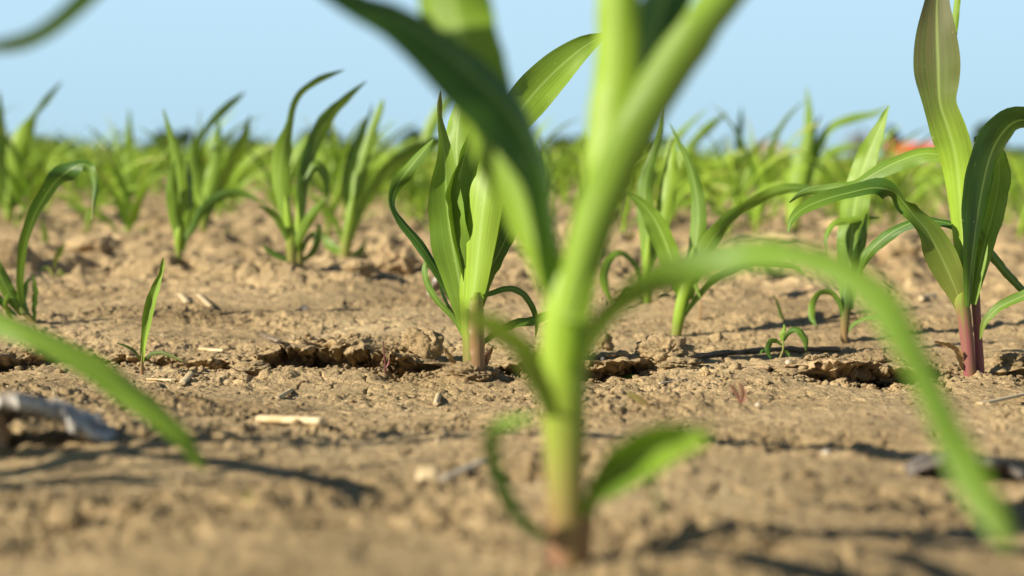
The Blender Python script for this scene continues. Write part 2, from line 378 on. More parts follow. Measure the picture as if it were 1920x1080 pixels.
# ------------------------------------------------------------------ leaf and stem builders
def catmull(A, n):
    A = np.asarray(A, float)
    if A.ndim == 1: A = A[:, None]
    k = len(A); B = np.vstack([2 * A[0] - A[1], A, 2 * A[-1] - A[-2]])
    t = np.linspace(0, k - 1, n); i = np.minimum(t.astype(int), k - 2); q = (t - i)[:, None]
    p0, p1, p2, p3 = B[i], B[i + 1], B[i + 2], B[i + 3]
    return .5 * (2 * p1 + (p2 - p0) * q + (2 * p0 - 5 * p1 + 4 * p2 - p3) * q ** 2 + (3 * p1 - p0 - 3 * p2 + p3) * q ** 3)
def strip(Pw, W, PHI, CUP, viewdir=None, n=30, m=9, ruff=.05, seed=0, tint=None, fold=0.):
    """a leaf blade: centre line, width, roll about it, curl across it"""
    Pc = catmull(Pw, n); Wc = np.clip(catmull(W, n)[:, 0], 0, None)
    k = len(Pw); tt = np.linspace(0, 1, n)
    ph = np.radians(catmull(PHI, n)[:, 0]); cu = catmull(CUP, n)[:, 0]
    T = np.gradient(Pc, axis=0); T /= np.linalg.norm(T, axis=1)[:, None] + 1e-12
    Vd = (Pc - np.array(CAM)) if viewdir is None else np.tile(np.asarray(viewdir, float), (n, 1))
    Vd = Vd / np.linalg.norm(Vd, axis=1)[:, None]
    X0 = np.cross(Vd, T); X0 /= np.linalg.norm(X0, axis=1)[:, None] + 1e-9
    A = np.cross(T, X0)
    X = np.cos(ph)[:, None] * X0 + np.sin(ph)[:, None] * A
    Nn = np.cross(X, T)
    s = np.linspace(-1, 1, m)
    rs = random.Random(seed); q0, q1 = rs.uniform(0, 6), rs.uniform(0, 6); fr = rs.uniform(5, 9)
    V = np.zeros((n, m, 3)); UV = np.zeros((n, m, 3))
    cu = np.where(np.abs(cu) < .05, .05, cu)
    for j, sj in enumerate(s):
        a = sj * cu
        off = np.sin(a) / cu * Wc / 2
        nrm = (1 - np.cos(a)) / cu * Wc / 2
        rf = ruff * Wc * (np.sin(fr * tt * 2 * np.pi * .5 + (q0 if sj > 0 else q1)) + .5 * np.sin(fr * 2.3 * tt * 3.1 + q1 * (1 if sj > 0 else 2))) * abs(sj) ** 2 * np.clip(tt * 3, 0, 1)
        vfold = fold * abs(sj) * Wc / 2
        V[:, j] = Pc + X * off[:, None] + Nn * (nrm + rf + vfold)[:, None]
        UV[:, j, 0] = (sj + 1) / 2; UV[:, j, 1] = tt; UV[:, j, 2] = rs.random() * 0 + (seed * .37) % 1
    idx = np.arange(n * m).reshape(n, m)
    F = np.stack([idx[:-1, :-1], idx[:-1, 1:], idx[1:, 1:], idx[1:, :-1]], -1).reshape(-1, 4)
    tn = np.zeros((n, m, 4)); tn[..., 3] = 1
    td = tint or [(.45, 0, 0), (.25, 0, 0), (.25, 0, 0)]
    tn[..., :3] = np.clip(catmull(td, n), 0, 1)[:, None, :]
    return V.reshape(-1, 3), F, UV.reshape(-1, 3), tn.reshape(-1, 4)
def tube(Pw, W, n=26, m=16, tint=None, seed=0, oval=.85):
    Pc = catmull(Pw, n); R = np.clip(catmull(W, n)[:, 0], 0, None) / 2
    T = np.gradient(Pc, axis=0); T /= np.linalg.norm(T, axis=1)[:, None] + 1e-12
    X = np.cross(np.tile([0., 1, 0], (n, 1)), T); X /= np.linalg.norm(X, axis=1)[:, None] + 1e-9
    Y = np.cross(T, X); V = np.zeros((n, m, 3)); UV = np.zeros((n, m, 3))
    for j in range(m):
        a = 2 * np.pi * j / m; rr = R * (1 + .03 * math.sin(5 * a + seed))
        V[:, j] = Pc + X * (np.cos(a) * rr)[:, None] + Y * (np.sin(a) * rr * oval)[:, None]
        UV[:, j, 0] = .75 + .5 * abs((j / m) * 2 - 1); UV[:, j, 1] = np.linspace(0, 1, n); UV[:, j, 2] = (seed * .41) % 1
    idx = np.arange(n * m).reshape(n, m); nx = np.roll(idx, -1, 1)
    F = np.stack([idx[:-1], nx[:-1], nx[1:], idx[1:]], -1).reshape(-1, 4)
    tn = np.zeros((n, m, 4)); tn[..., 3] = 1
    tn[..., :3] = np.clip(catmull(tint or [(.7, 0, 0), (.7, 0, 0)], n), 0, 1)[:, None, :]
    return V.reshape(-1, 3), F, UV.reshape(-1, 3), tn.reshape(-1, 4)
def put(name, dat, root, mat=LEAF, label=None):
    V, F, UV, tn = dat
    o = obj(name, mesh_np(name, V - np.array(root.location), F, mat, attrs={'luv': UV, 'tint': tn}), root)
    if label: o['label'] = label
    return o
_seed = [100]
def traced_leaf(root, D0, pts, wid, phi=-20, cup=-.5, dd=None, tint=None, ruff=.065, label=None, n=34, fold=0., name='leaf'):
    k = len(pts); _seed[0] += 1
    phi = phi if isinstance(phi, (list, tuple)) else [phi] * k
    cup = cup if isinstance(cup, (list, tuple)) else [cup] * k
    dd = dd if isinstance(dd, (list, tuple)) else ([0] * k if dd is None else list(np.linspace(0, dd, k)))
    if len(phi) != k: phi = list(np.interp(np.linspace(0, 1, k), np.linspace(0, 1, len(phi)), phi))
    if len(cup) != k: cup = list(np.interp(np.linspace(0, 1, k), np.linspace(0, 1, len(cup)), cup))
    if len(dd) != k: dd = list(np.interp(np.linspace(0, 1, k), np.linspace(0, 1, len(dd)), dd))
    Pw = [P(a, b, D0 + q) for (a, b), q in zip(pts, dd)]
    W = [max(x, .5) / FP * (D0 + q) for x, q in zip(wid, dd)]
    return put(name, strip([tuple(p) for p in Pw], W, phi, cup, seed=_seed[0], tint=tint, ruff=ruff, n=n, fold=fold), root, label=label)
def traced_stem(root, D0, pts, wid, tint=None, dd=None, name='stem', label=None):
    _seed[0] += 1; dd = dd or [0] * len(pts); wid = list(wid); wid[-1] *= .12; wid[-2] *= .8
    return put(name, tube([tuple(P(a, b, D0 + q)) for (a, b), q in zip(pts, dd)], [x / FP * D0 for x in wid], tint=tint, seed=_seed[0]), root, label=label)
def root_at(name, px, py, label, cat='corn plant', group=None, D=None):
    g, d = G(px, py)
    if D: g, d = P(px, py, D), D
    o = empty(name, g); tag(o, label, cat, group); return o, d
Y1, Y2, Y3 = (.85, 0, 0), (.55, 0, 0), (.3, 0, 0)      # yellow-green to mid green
DK = (.08, 0, 0)  # dark green; also paints shade into some foreground leaves
PU = (.35, .9, 0); BR = (.2, .1, .95)

# ------------------------------------------------------------------ the big blurred plant in front
R_, D = root_at('corn_plant', 1062, 1052, 'largest corn plant, blurred in the near foreground, its thick stem right of centre')
traced_stem(R_, D, [(1062, 1090), (1062, 1040), (1061, 960), (1060, 880), (1058, 800), (1056, 700), (1058, 600), (1066, 540), (1078, 480), (1092, 425)],
            [62, 62, 66, 72, 80, 88, 84, 76, 56, 10], tint=[(.9, 1, 0), (.95, .9, 0), (1, .75, 0), (1, .55, 0), (1, .25, 0), (1, .05, 0), (1, 0, 0), (1, 0, 0), (1, 0, 0), (.9, 0, 0)])
traced_leaf(R_, D, [(1098, 1075), (1104, 1000), (1112, 940), (1120, 900)], [26, 24, 18, 8], phi=30, tint=[(.4, .8, .2), (.4, .6, .1), Y2], name='leaf_sheath')
L1 = traced_leaf(R_, D, [(1062, 600), (1082, 500), (1108, 400), (1132, 300), (1146, 190), (1154, 90), (1156, -30), (1150, -180), (1160, -330)], [84, 96, 104, 108, 106, 100, 92, 70, 10],
            phi=[-25, -20, -12, -10, -10], cup=-.9, tint=[Y1, Y1, Y1, Y2], dd=[-.014, -.014, -.012, -.005, 0, 0, 0, 0, 0])
traced_leaf(R_, D, [(1070, 590), (1100, 480), (1142, 370), (1195, 260), (1255, 155), (1318, 60), (1375, -15), (1450, -110), (1560, -150)], [64, 100, 122, 130, 128, 118, 104, 72, 8],
            phi=[5, 18, 18, 10], cup=[-1.3, -1.5, -1.4, -1.0], tint=[Y1, Y2, Y2, Y2], dd=[-.016, -.018, -.022, -.03, -.035, -.04, -.04, -.04, -.04])
# inner leaf filling the whorl's gap, shade put in by its dark tint
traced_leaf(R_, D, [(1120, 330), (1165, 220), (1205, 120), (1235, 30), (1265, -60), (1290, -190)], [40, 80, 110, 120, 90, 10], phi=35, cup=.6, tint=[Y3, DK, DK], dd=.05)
# long leaf arching up to the left over the frame and back down; dark tint paints shade into it
traced_leaf(R_, D, [(1052, 600), (1042, 500), (1032, 410), (1016, 320), (968, 225), (900, 150), (825, 85), (745, 35), (665, 0), (560, -80), (430, -160), (310, -130), (215, -50), (145, 20), (85, 66), (20, 88), (-70, 92)],
            [40, 74, 100, 130, 180, 185, 165, 130, 84, 90, 84, 74, 70, 66, 60, 54, 10],
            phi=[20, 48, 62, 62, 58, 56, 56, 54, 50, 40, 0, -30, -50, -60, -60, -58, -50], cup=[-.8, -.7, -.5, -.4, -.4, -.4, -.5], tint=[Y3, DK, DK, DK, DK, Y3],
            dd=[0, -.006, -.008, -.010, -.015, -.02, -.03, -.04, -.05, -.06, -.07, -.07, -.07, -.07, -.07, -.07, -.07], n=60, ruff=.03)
traced_leaf(R_, D, [(1035, 560), (1008, 470), (975, 390), (938, 300), (900, 200), (870, 100), (848, 0), (836, -110), (850, -240)], [40, 80, 120, 132, 134, 146, 152, 100, 10],
            phi=[-30, -35, -35, -20, 0, 10], cup=[-.5, -.6, -.9], tint=[Y1, Y2, Y2, Y3], dd=.035)
traced_leaf(R_, D, [(1078, 720), (1104, 655), (1150, 592), (1225, 538), (1305, 500), (1390, 476), (1475, 472), (1560, 496), (1640, 550), (1702, 640), (1750, 742), (1795, 842), (1840, 930), (1880, 1000), (1892, 1035)],
            [34, 66, 86, 84, 68, 68, 72, 72, 72, 68, 64, 70, 66, 44, 8], phi=[55, 58, 58, 45, 5, -35, -40, -35, -30, -30, -25, -25, -20, -20, -20], cup=-.4,
            tint=[Y3, Y3, Y3, (.4, 0, 0), (.35, 0, 0), (.4, 0, 0), (.5, 0, .05)], dd=[0, -.02, -.05, -.075, -.09, -.10, -.12, -.135, -.15, -.17, -.19, -.205, -.22, -.23, -.235], n=56)
traced_leaf(R_, D, [(1040, 800), (1010, 725), (975, 662), (930, 622), (885, 596), (845, 575)], [30, 50, 62, 66, 50, 6], phi=[-30, -42, -48], tint=[(.4, 0, 0), (.5, 0, 0), (.4, 0, 0)], dd=-.16)
traced_leaf(R_, D, [(1090, 965), (1120, 920), (1165, 880), (1220, 850), (1275, 828), (1320, 812), (1340, 796)], [14, 36, 78, 108, 106, 70, 8], phi=[10, 0, -10], cup=[.9, 1.2, 1.2], tint=[Y3, Y3, Y2, (.6, 0, .08)], dd=-.14, fold=.55)
traced_leaf(R_, D, [(1040, 1010), (1000, 992), (962, 950), (935, 890), (922, 835), (935, 800), (975, 785), (1010, 782)], [14, 30, 38, 36, 32, 30, 26, 6], phi=[30, 45, 40, 20, -35, -40], tint=[DK, DK, DK, Y3, Y3], dd=-.09)
traced_leaf(R_, D, [(1236, 985), (1236, 950), (1230, 915), (1226, 880)], [4, 14, 12, 4], phi=40, tint=[DK, Y3], dd=0)

# ------------------------------------------------------------------ plants just outside the frame on the left
g = flat(-330, 985)
R_ = empty('corn_plant', (g.x, g.y, Hs(g.x, g.y))); D = g.dot(f) - CAM.dot(f)
tag(R_, 'corn plant beyond the left edge, one blurred pale leaf drooping into the lower left', 'corn plant')
traced_stem(R_, D, [(-330, 1000), (-330, 850), (-325, 700), (-315, 560)], [60, 64, 64, 30], tint=[PU, Y1, Y1])
traced_leaf(R_, D, [(-325, 720), (-290, 640), (-210, 590), (-110, 580), (0, 603), (100, 646), (195, 700), (275, 758), (335, 815), (372, 862), (385, 885)], [30, 44, 46, 48, 54, 60, 62, 58, 44, 24, 4],
            phi=[0, -20, -35, -40, -38, -30, -28], cup=-.4, tint=[Y3, (.4, 0, 0), (.45, 0, 0), (.65, 0, 0)], dd=[0, -.02, -.05, -.09, -.13, -.15, -.16, -.165, -.17, -.17, -.17], n=48)
traced_leaf(R_, D, [(-320, 600), (-330, 450), (-380, 300), (-440, 150), (-470, 40)], [40, 80, 90, 60, 5], phi=-20, dd=.02)
traced_leaf(R_, D, [(-320, 600), (-300, 430), (-290, 260), (-260, 120), (-240, 0)], [40, 90, 100, 60, 5], phi=-10, dd=-.02)
traced_leaf(R_, D, [(-335, 760), (-390, 650), (-480, 600), (-580, 640), (-650, 760)], [30, 60, 60, 50, 5], phi=-20, dd=.02)

def shade_leaf(root, pts, wid, phi, tint, n=30, cup=-.3):
    _seed[0] += 1
    return put('leaf', strip(pts, wid, phi, [cup] * len(pts), seed=_seed[0], tint=tint, n=n, ruff=.05), root)
sp_ = [P(a, b, .79) + tosun * .21 for a, b in ((690, 20), (800, 75), (890, 150), (940, 215))]  # unseen leaf added above the frame to shade the long arching leaf
top = P(-315, 500, D)
shade_leaf(R_, [tuple(top), tuple(top + Vector((.03, -.01, .12))), tuple(sp_[0] + Vector((-.05, .01, .03))), *[tuple(p) for p in sp_], tuple(sp_[-1] + Vector((.03, .0, -.03)))],
           [.02, .04, .05, .052, .052, .05, .045, .003], [0, 10, 20, 30, 30, 30, 30, 30], [Y2, Y3, Y3])
def side_plant(X_, Y_, seed, label):
    z = Hs(X_, Y_); t = empty('corn_plant', (X_, Y_, z)); tag(t, label, 'corn plant'); t.rotation_euler = (0, 0, seed)
    for nm, d in gen_parts(seed): obj(nm, mesh_np(nm, d[0], d[1], LEAF, attrs={'luv': d[2], 'tint': d[3]}), t)
later = [(-.60, .86, 61, 'corn plant outside the left edge, its thin shadow streaking the foreground soil'), (-.88, .93, 62, 'corn plant furthest outside the left edge in the foreground row'),
         (-.72, .80, 65, 'corn plant outside the lower left corner, nearest to the camera on that side')]
# ------------------------------------------------------------------ sharp plant left of the big stem
R_, D = root_at('corn_plant', 888, 700, 'sharp corn plant with broad upright leaves, left of the big blurred stem')
traced_stem(R_, D, [(888, 712), (888, 690), (887, 640), (885, 590), (882, 540), (880, 470), (884, 400)], [38, 40, 40, 44, 46, 44, 30], tint=[(.4, .8, .1), (.55, .5, .1), (.8, .15, 0), (.9, 0, 0), (.9, 0, 0), (.75, 0, 0)])
traced_leaf(R_, D, [(900, 712), (899, 672), (897, 625), (896, 575), (896, 548)], [20, 34, 38, 34, 24], phi=20, cup=-1.1, tint=[(.3, .8, .3), (.5, .7, .3), (.6, .35, .35), (.9, 0, 0)], dd=[-.04] * 5, name='leaf_sheath', label='reddish brown sheath round the base of the stem')
traced_leaf(R_, D, [(882, 660), (872, 590), (860, 520), (848, 455), (840, 395), (836, 345), (834, 300), (829, 262), (822, 225), (822, 196), (826, 170)], [16, 44, 68, 80, 74, 56, 34, 24, 18, 14, 2],
            phi=[-10, -15, -20, -20, -15, -10, 30, 45, 45, 30], cup=[-.7, -.6, .4, .4, .5, .8, .8], tint=[Y2, (.4, 0, 0), (.35, 0, 0), (.4, 0, 0), Y2, (.4, .1, .1), (.3, .2, .4)], dd=-.03, fold=.15)
traced_leaf(R_, D, [(884, 480), (872, 410), (862, 350), (856, 290), (858, 240), (865, 200), (872, 160)], [28, 42, 54, 62, 54, 32, 3], phi=[-25, -20], cup=-.5, tint=[Y2, Y2, Y2], dd=.02)
traced_leaf(R_, D, [(888, 545), (874, 470), (860, 400), (856, 360), (866, 310), (880, 262), (892, 215)], [34, 52, 70, 72, 54, 32, 3], phi=[10, 25, 35, 40], cup=[.6, .7, .6], tint=[Y2, (.45, 0, 0), Y3], dd=-.015, fold=.3)
traced_leaf(R_, D, [(884, 580), (892, 515), (900, 440), (910, 360), (924, 300), (945, 250), (975, 208), (1010, 165), (1050, 125), (1095, 88), (1140, 62)], [34, 54, 66, 74, 70, 62, 72, 78, 68, 44, 4],
            phi=[-28, -28, -25, -15, -5, -12, -15], cup=[-.6, -.5, .5, .6], tint=[Y1, Y1, Y2, Y2, (.4, 0, 0)], dd=[-.03, -.03, -.03, -.03, -.02, 0, .01, .02, .03, .03, .03])
traced_leaf(R_, D, [(888, 500), (898, 420), (905, 350), (908, 290), (915, 240), (925, 200)], [20, 26, 30, 28, 20, 3], phi=15, cup=-.8, tint=[Y2, Y3], dd=.035)
traced_leaf(R_, D, [(890, 560), (905, 500), (925, 440), (950, 380), (975, 330), (1010, 290)], [24, 44, 62, 70, 56, 4], phi=-28, cup=-.5, tint=[Y2, Y2], dd=.05)
traced_leaf(R_, D, [(880, 620), (850, 560), (815, 500), (785, 455), (752, 415), (736, 382), (744, 350), (764, 320), (790, 288), (812, 262)], [10, 18, 22, 22, 20, 16, 26, 28, 24, 4], phi=[30, 35, 35, 35, 40, 60, -20, -30, -30], tint=[Y3, DK, DK, Y3, Y3], dd=.03)
traced_leaf(R_, D, [(892, 590), (902, 545), (918, 505), (938, 470), (955, 435), (985, 400), (1010, 385)], [22, 34, 34, 30, 32, 24, 4], phi=[40, 50, 35, -20, -30], cup=.6, tint=[Y2, DK, Y3], dd=-.03)
traced_leaf(R_, D, [(892, 560), (925, 548), (955, 540), (980, 550), (998, 575), (1006, 605), (1004, 632)], [6, 12, 14, 14, 12, 9, 2], phi=[-30, -30, 30], tint=[Y3, DK], dd=.06)
traced_leaf(R_, D, [(878, 650), (852, 600), (820, 565), (800, 530), (796, 500), (806, 480)], [6, 10, 13, 14, 12, 3], phi=-25, tint=[Y3, Y3], dd=.02)
traced_leaf(R_, D, [(878, 640), (850, 590), (830, 550), (826, 530)], [6, 10, 8, 2], phi=45, tint=[DK, DK], dd=.05)
traced_leaf(R_, D, [(893, 655), (930, 622), (965, 606), (1005, 598), (1045, 582), (1065, 572)], [6, 16, 20, 22, 16, 3], phi=-35, tint=[Y3, (.4, 0, 0)], dd=.04)
traced_leaf(R_, D, [(868, 705), (858, 690), (846, 672), (832, 652)], [3, 8, 12, 5], phi=20, tint=[BR, BR], dd=-.01, ruff=.2, name='dry_leaf', label='withered brown curl of leaf at the foot of the stem')
traced_leaf(R_, D, [(898, 706), (906, 690), (915, 668), (925, 650)], [8, 18, 16, 4], phi=35, tint=[(.2, 1, .2), (.3, .6, 0)], dd=-.01, name='leaf_sheath')

# ------------------------------------------------------------------ tall plant at the right edge
R_, D = root_at('corn_plant', 1818, 704, 'tall sharp corn plant at the right with purple stem, reaching past the top edge')
traced_stem(R_, D, [(1820, 716), (1817, 690), (1813, 640), (1807, 590), (1803, 560), (1808, 500), (1812, 440)], [22, 24, 25, 27, 28, 34, 30], tint=[(.3, 1, 0), (.35, 1, 0), (.4, .9, 0), (.6, .4, 0), (.8, 0, 0), (.7, 0, 0)])
traced_stem(R_, D, [(1838, 712), (1837, 680), (1833, 620), (1829, 560), (1826, 500), (1824, 440)], [15, 16, 15, 17, 22, 14], tint=[(.1, 1, 0), (.1, 1, 0), (.2, .9, 0), (.3, .2, 0), (.2, 0, 0)], dd=[.01] * 6, name='stem', label='thin dark purple stem')
traced_leaf(R_, D, [(1806, 590), (1806, 500), (1804, 430), (1799, 360), (1795, 315), (1788, 275), (1776, 235), (1763, 195), (1760, 155), (1759, 115), (1757, 60), (1757, 0), (1765, -70), (1785, -150)],
            [24, 38, 46, 54, 62, 66, 66, 62, 80, 89, 76, 46, 30, 4], phi=[-20, -20, -20, -18, -15, -12, -10, -5, -8, -10, -10, 0, 10, 10], cup=[-.8, -.7, -.5, .35, .4, .5, .5], fold=.12,
            tint=[Y1, Y1, Y1, (.6, .05, 0), (.2, .16, 0), (.06, .22, 0), (0, .26, 0), (0, .26, 0)], dd=-.02, n=60, ruff=.02, label='olive and purplish blade reaching past the top of the frame')
traced_leaf(R_, D, [(1822, 570), (1840, 480), (1860, 405), (1872, 345), (1873, 300), (1866, 262)], [16, 36, 42, 44, 34, 4], phi=[-20, -25], cup=-.4, tint=[Y2, Y2, Y1], dd=.02)
traced_leaf(R_, D, [(1815, 575), (1819, 520), (1825, 465), (1833, 405), (1843, 348), (1857, 292), (1879, 250), (1910, 226), (1955, 235), (2000, 285), (2020, 350)], [12, 30, 50, 80, 104, 104, 90, 66, 50, 30, 4],
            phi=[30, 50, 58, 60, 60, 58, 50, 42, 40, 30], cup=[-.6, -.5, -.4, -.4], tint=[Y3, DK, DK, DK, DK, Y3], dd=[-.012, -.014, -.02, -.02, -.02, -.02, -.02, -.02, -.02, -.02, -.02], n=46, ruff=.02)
traced_leaf(R_, D, [(1808, 600), (1798, 560), (1778, 510), (1758, 468), (1738, 432), (1712, 402), (1694, 380), (1676, 360), (1640, 352), (1590, 362), (1540, 376), (1505, 392), (1484, 412), (1477, 436)],
            [20, 34, 54, 58, 48, 34, 36, 44, 38, 38, 34, 24, 14, 3], phi=[-20, -10, 0, 15, 25, 20, -40, -55, 30, 40, 40, 35, 30, 20], cup=[-.5, .5, .5, -.4], tint=[(.5, .3, 0), (.4, .15, 0), Y3, DK, Y3, (.3, 0, 0)], dd=-.06, n=60)
traced_leaf(R_, D, [(1690, 350), (1640, 346), (1590, 356), (1545, 352), (1510, 372), (1488, 395)], [4, 14, 18, 18, 14, 3], phi=50, tint=[DK, DK], dd=[-.05, -.06, -.06, -.06, -.06, -.06]).hide_render if False else None
traced_leaf(R_, D, [(1818, 470), (1800, 430), (1765, 416), (1725, 414), (1685, 428), (1650, 452), (1625, 480), (1612, 515)], [12, 18, 22, 24, 26, 26, 20, 4], phi=[40, 45, 40, 30, -20], tint=[DK, DK, Y3], dd=.07)
traced_leaf(R_, D, [(1812, 330), (1775, 296), (1735, 288), (1690, 300), (1645, 322), (1605, 345), (1560, 352), (1510, 360), (1480, 380)], [12, 28, 40, 44, 36, 24, 20, 14, 3], phi=[35, 40, 40, 20, -40], tint=[Y2, (.45, 0, 0), Y3, Y3, DK], dd=.08)
traced_leaf(R_, D, [(1838, 636), (1846, 606), (1868, 580), (1900, 563), (1935, 545), (1960, 520)], [3, 14, 20, 22, 20, 4], phi=-30, cup=.5, tint=[(.35, .2, 0), Y3, Y3], dd=-.03)
traced_leaf(R_, D, [(1832, 430), (1855, 470), (1885, 508), (1915, 540), (1945, 562)], [18, 20, 18, 16, 10], phi=-25, tint=[Y3, DK], dd=.06)
traced_leaf(R_, D, [(1826, 262), (1842, 256), (1858, 249), (1880, 240)], [10, 12, 9, 3], phi=30, tint=[DK, Y3], dd=.03)
traced_leaf(R_, D, [(1784, 120), (1788, 70), (1793, 20), (1798, -30), (1803, -70)], [5, 12, 13, 10, 3], phi=-10, tint=[Y2, Y2], dd=.03)
traced_leaf(R_, D, [(1820, 700), (1803, 684), (1797, 664), (1786, 650), (1770, 645), (1752, 640)], [8, 16, 14, 10, 12, 3], phi=[20, 40, -20, -30], cup=.8, tint=[BR, BR], dd=-.02, ruff=.2, name='dry_leaf', label='withered brown leaf curling beside the stem')

# ------------------------------------------------------------------ seedling
R_, D = root_at('corn_seedling', 266, 702, 'tiny corn seedling with one upright blade, standing alone at the left', 'seedling')
traced_stem(R_, D, [(267, 708), (266, 690), (267, 668), (269, 645)], [8, 7, 7, 7], tint=[(.2, .7, .3), (.3, .5, .2), Y2])
traced_leaf(R_, D, [(267, 678), (271, 640), (278, 600), (286, 565), (294, 538), (302, 515), (306, 498), (307, 483)], [8, 13, 20, 22, 18, 9, 10, 3], phi=[-25, -20], cup=.6, fold=.3, tint=[Y1, Y2, Y2, Y2, (.4, 0, .3)], dd=-.01)
traced_leaf(R_, D, [(266, 680), (256, 662), (240, 650), (219, 643)], [4, 7, 7, 2], phi=40, tint=[(.2, .3, .1), DK], dd=-.01)
traced_leaf(R_, D, [(268, 678), (283, 664), (302, 661), (322, 668), (343, 678)], [3, 7, 8, 7, 2], phi=[-30, 20], tint=[DK, (.2, .2, .1)], dd=-.01)

# ------------------------------------------------------------------ left plant with the arched leaf
R_, D = root_at('corn_plant', 66, 606, 'dark green corn plant at the left edge with one leaf arched over like a hook')
traced_stem(R_, D, [(70, 612), (55, 596), (40, 580), (30, 566)], [12, 13, 14, 12], tint=[(.1, .2, .7), (.2, .1, .2), Y3])
traced_leaf(R_, D, [(42, 588), (38, 545), (40, 500), (47, 458), (60, 415), (80, 375), (105, 340), (135, 316), (158, 308), (172, 322), (178, 348), (175, 380), (173, 412)], [10, 14, 18, 26, 34, 40, 42, 36, 26, 20, 14, 8, 3],
            phi=[10, 20, 35, 45, 50, 50, 45, -30, -40, 30, 30, 20, 10], cup=-.5, tint=[Y2, Y2, Y3, DK, DK, DK, Y3, DK, (.3, 0, .5)], dd=-.03, n=50)
traced_leaf(R_, D, [(44, 590), (20, 555), (2, 520), (-18, 480), (-40, 430)], [14, 26, 26, 22, 4], phi=-10, tint=[Y3, Y3], dd=-.02)
traced_leaf(R_, D, [(66, 604), (66, 575), (68, 545), (62, 515)], [10, 16, 18, 4], phi=55, tint=[DK, DK, Y2], dd=-.02)
traced_leaf(R_, D, [(58, 600), (46, 570), (50, 535), (56, 522)], [8, 14, 12, 3], phi=40, tint=[Y3, DK], dd=.02)
traced_leaf(R_, D, [(30, 590), (12, 575), (0, 560), (-14, 540)], [8, 16, 16, 4], phi=45, tint=[DK, DK], dd=-.02)
traced_leaf(R_, D, [(22, 600), (14, 585), (10, 568), (16, 550)], [5, 10, 10, 3], phi=-20, tint=[Y2, Y3], dd=-.03)

# ------------------------------------------------------------------ plants right of the big stem
R_, D = root_at('corn_plant', 1268, 632, 'corn plant with pale green leaning stem standing beside the rough brown clod')
traced_stem(R_, D, [(1266, 640), (1269, 620), (1276, 580), (1286, 540), (1296, 500), (1302, 460)], [20, 20, 24, 26, 26, 18], tint=[(.2, .3, .6), Y1, Y1, Y1])
traced_leaf(R_, D, [(1288, 560), (1300, 490), (1308, 430), (1308, 380), (1300, 335), (1287, 295), (1270, 262), (1256, 232)], [24, 32, 34, 30, 22, 14, 8, 2], phi=[-20, -15], cup=-.6, tint=[Y2, Y3, Y3], dd=.02)
traced_leaf(R_, D, [(1290, 550), (1312, 490), (1336, 448), (1365, 415), (1398, 390), (1432, 368), (1468, 354), (1505, 352), (1540, 360)], [14, 28, 36, 32, 26, 22, 20, 16, 3], phi=[-20, -10, 40, 40, 20, -30, 45], tint=[Y2, Y2, Y3, Y2, Y3, DK], dd=-.02, n=44)
traced_leaf(R_, D, [(1284, 570), (1266, 510), (1250, 460), (1232, 420), (1212, 390), (1190, 370), (1165, 358)], [14, 34, 46, 42, 26, 14, 3], phi=[-20, -20, -15], cup=.4, fold=.2, tint=[Y2, (.4, 0, 0), Y3], dd=.01)
traced_leaf(R_, D, [(1272, 612), (1296, 575), (1328, 537), (1362, 512), (1400, 496), (1440, 493), (1485, 500), (1510, 515)], [6, 14, 22, 26, 26, 24, 16, 3], phi=[40, 50, 50, 45], cup=-.6, tint=[Y3, DK, DK, Y3], dd=-.05, n=40)
traced_leaf(R_, D, [(1305, 520), (1310, 540), (1318, 556)], [3, 8, 2], phi=-10, tint=[Y2], dd=-.02)  if False else None
traced_leaf(R_, D, [(1300, 520), (1306, 540), (1313, 558)], [4, 8, 2], phi=-10, tint=[Y2, Y2], dd=-.02)

R_, D = root_at('corn_plant', 1212, 566, 'corn plant with long upright leaves half hidden behind the big blurred stem')
traced_stem(R_, D, [(1212, 572), (1213, 530), (1215, 480), (1217, 430)], [16, 16, 18, 14], tint=[Y2, Y1, Y1])
traced_leaf(R_, D, [(1214, 520), (1212, 440), (1208, 380), (1212, 330), (1224, 290), (1236, 250), (1241, 200)], [18, 30, 34, 30, 18, 14, 2], phi=[-20, 10], tint=[Y2, Y3, Y3], dd=.02)
traced_leaf(R_, D, [(1216, 500), (1240, 420), (1252, 360), (1258, 310), (1262, 260)], [18, 32, 36, 26, 3], phi=-10, tint=[Y2, Y1], dd=.03)
traced_leaf(R_, D, [(1210, 545), (1196, 505), (1178, 480), (1158, 474), (1140, 490), (1132, 525), (1150, 572)], [8, 14, 14, 14, 18, 20, 3], phi=[30, 50, 30, -30, -20], tint=[DK, Y3, Y2], dd=-.05)
traced_leaf(R_, D, [(1208, 560), (1180, 545), (1165, 560), (1150, 580)], [5, 10, 8, 2], phi=-30, tint=[DK, Y3], dd=-.03)
traced_leaf(R_, D, [(1200, 570), (1225, 580), (1240, 600), (1245, 625)], [4, 10, 9, 2], phi=40, tint=[DK, DK], dd=-.05)

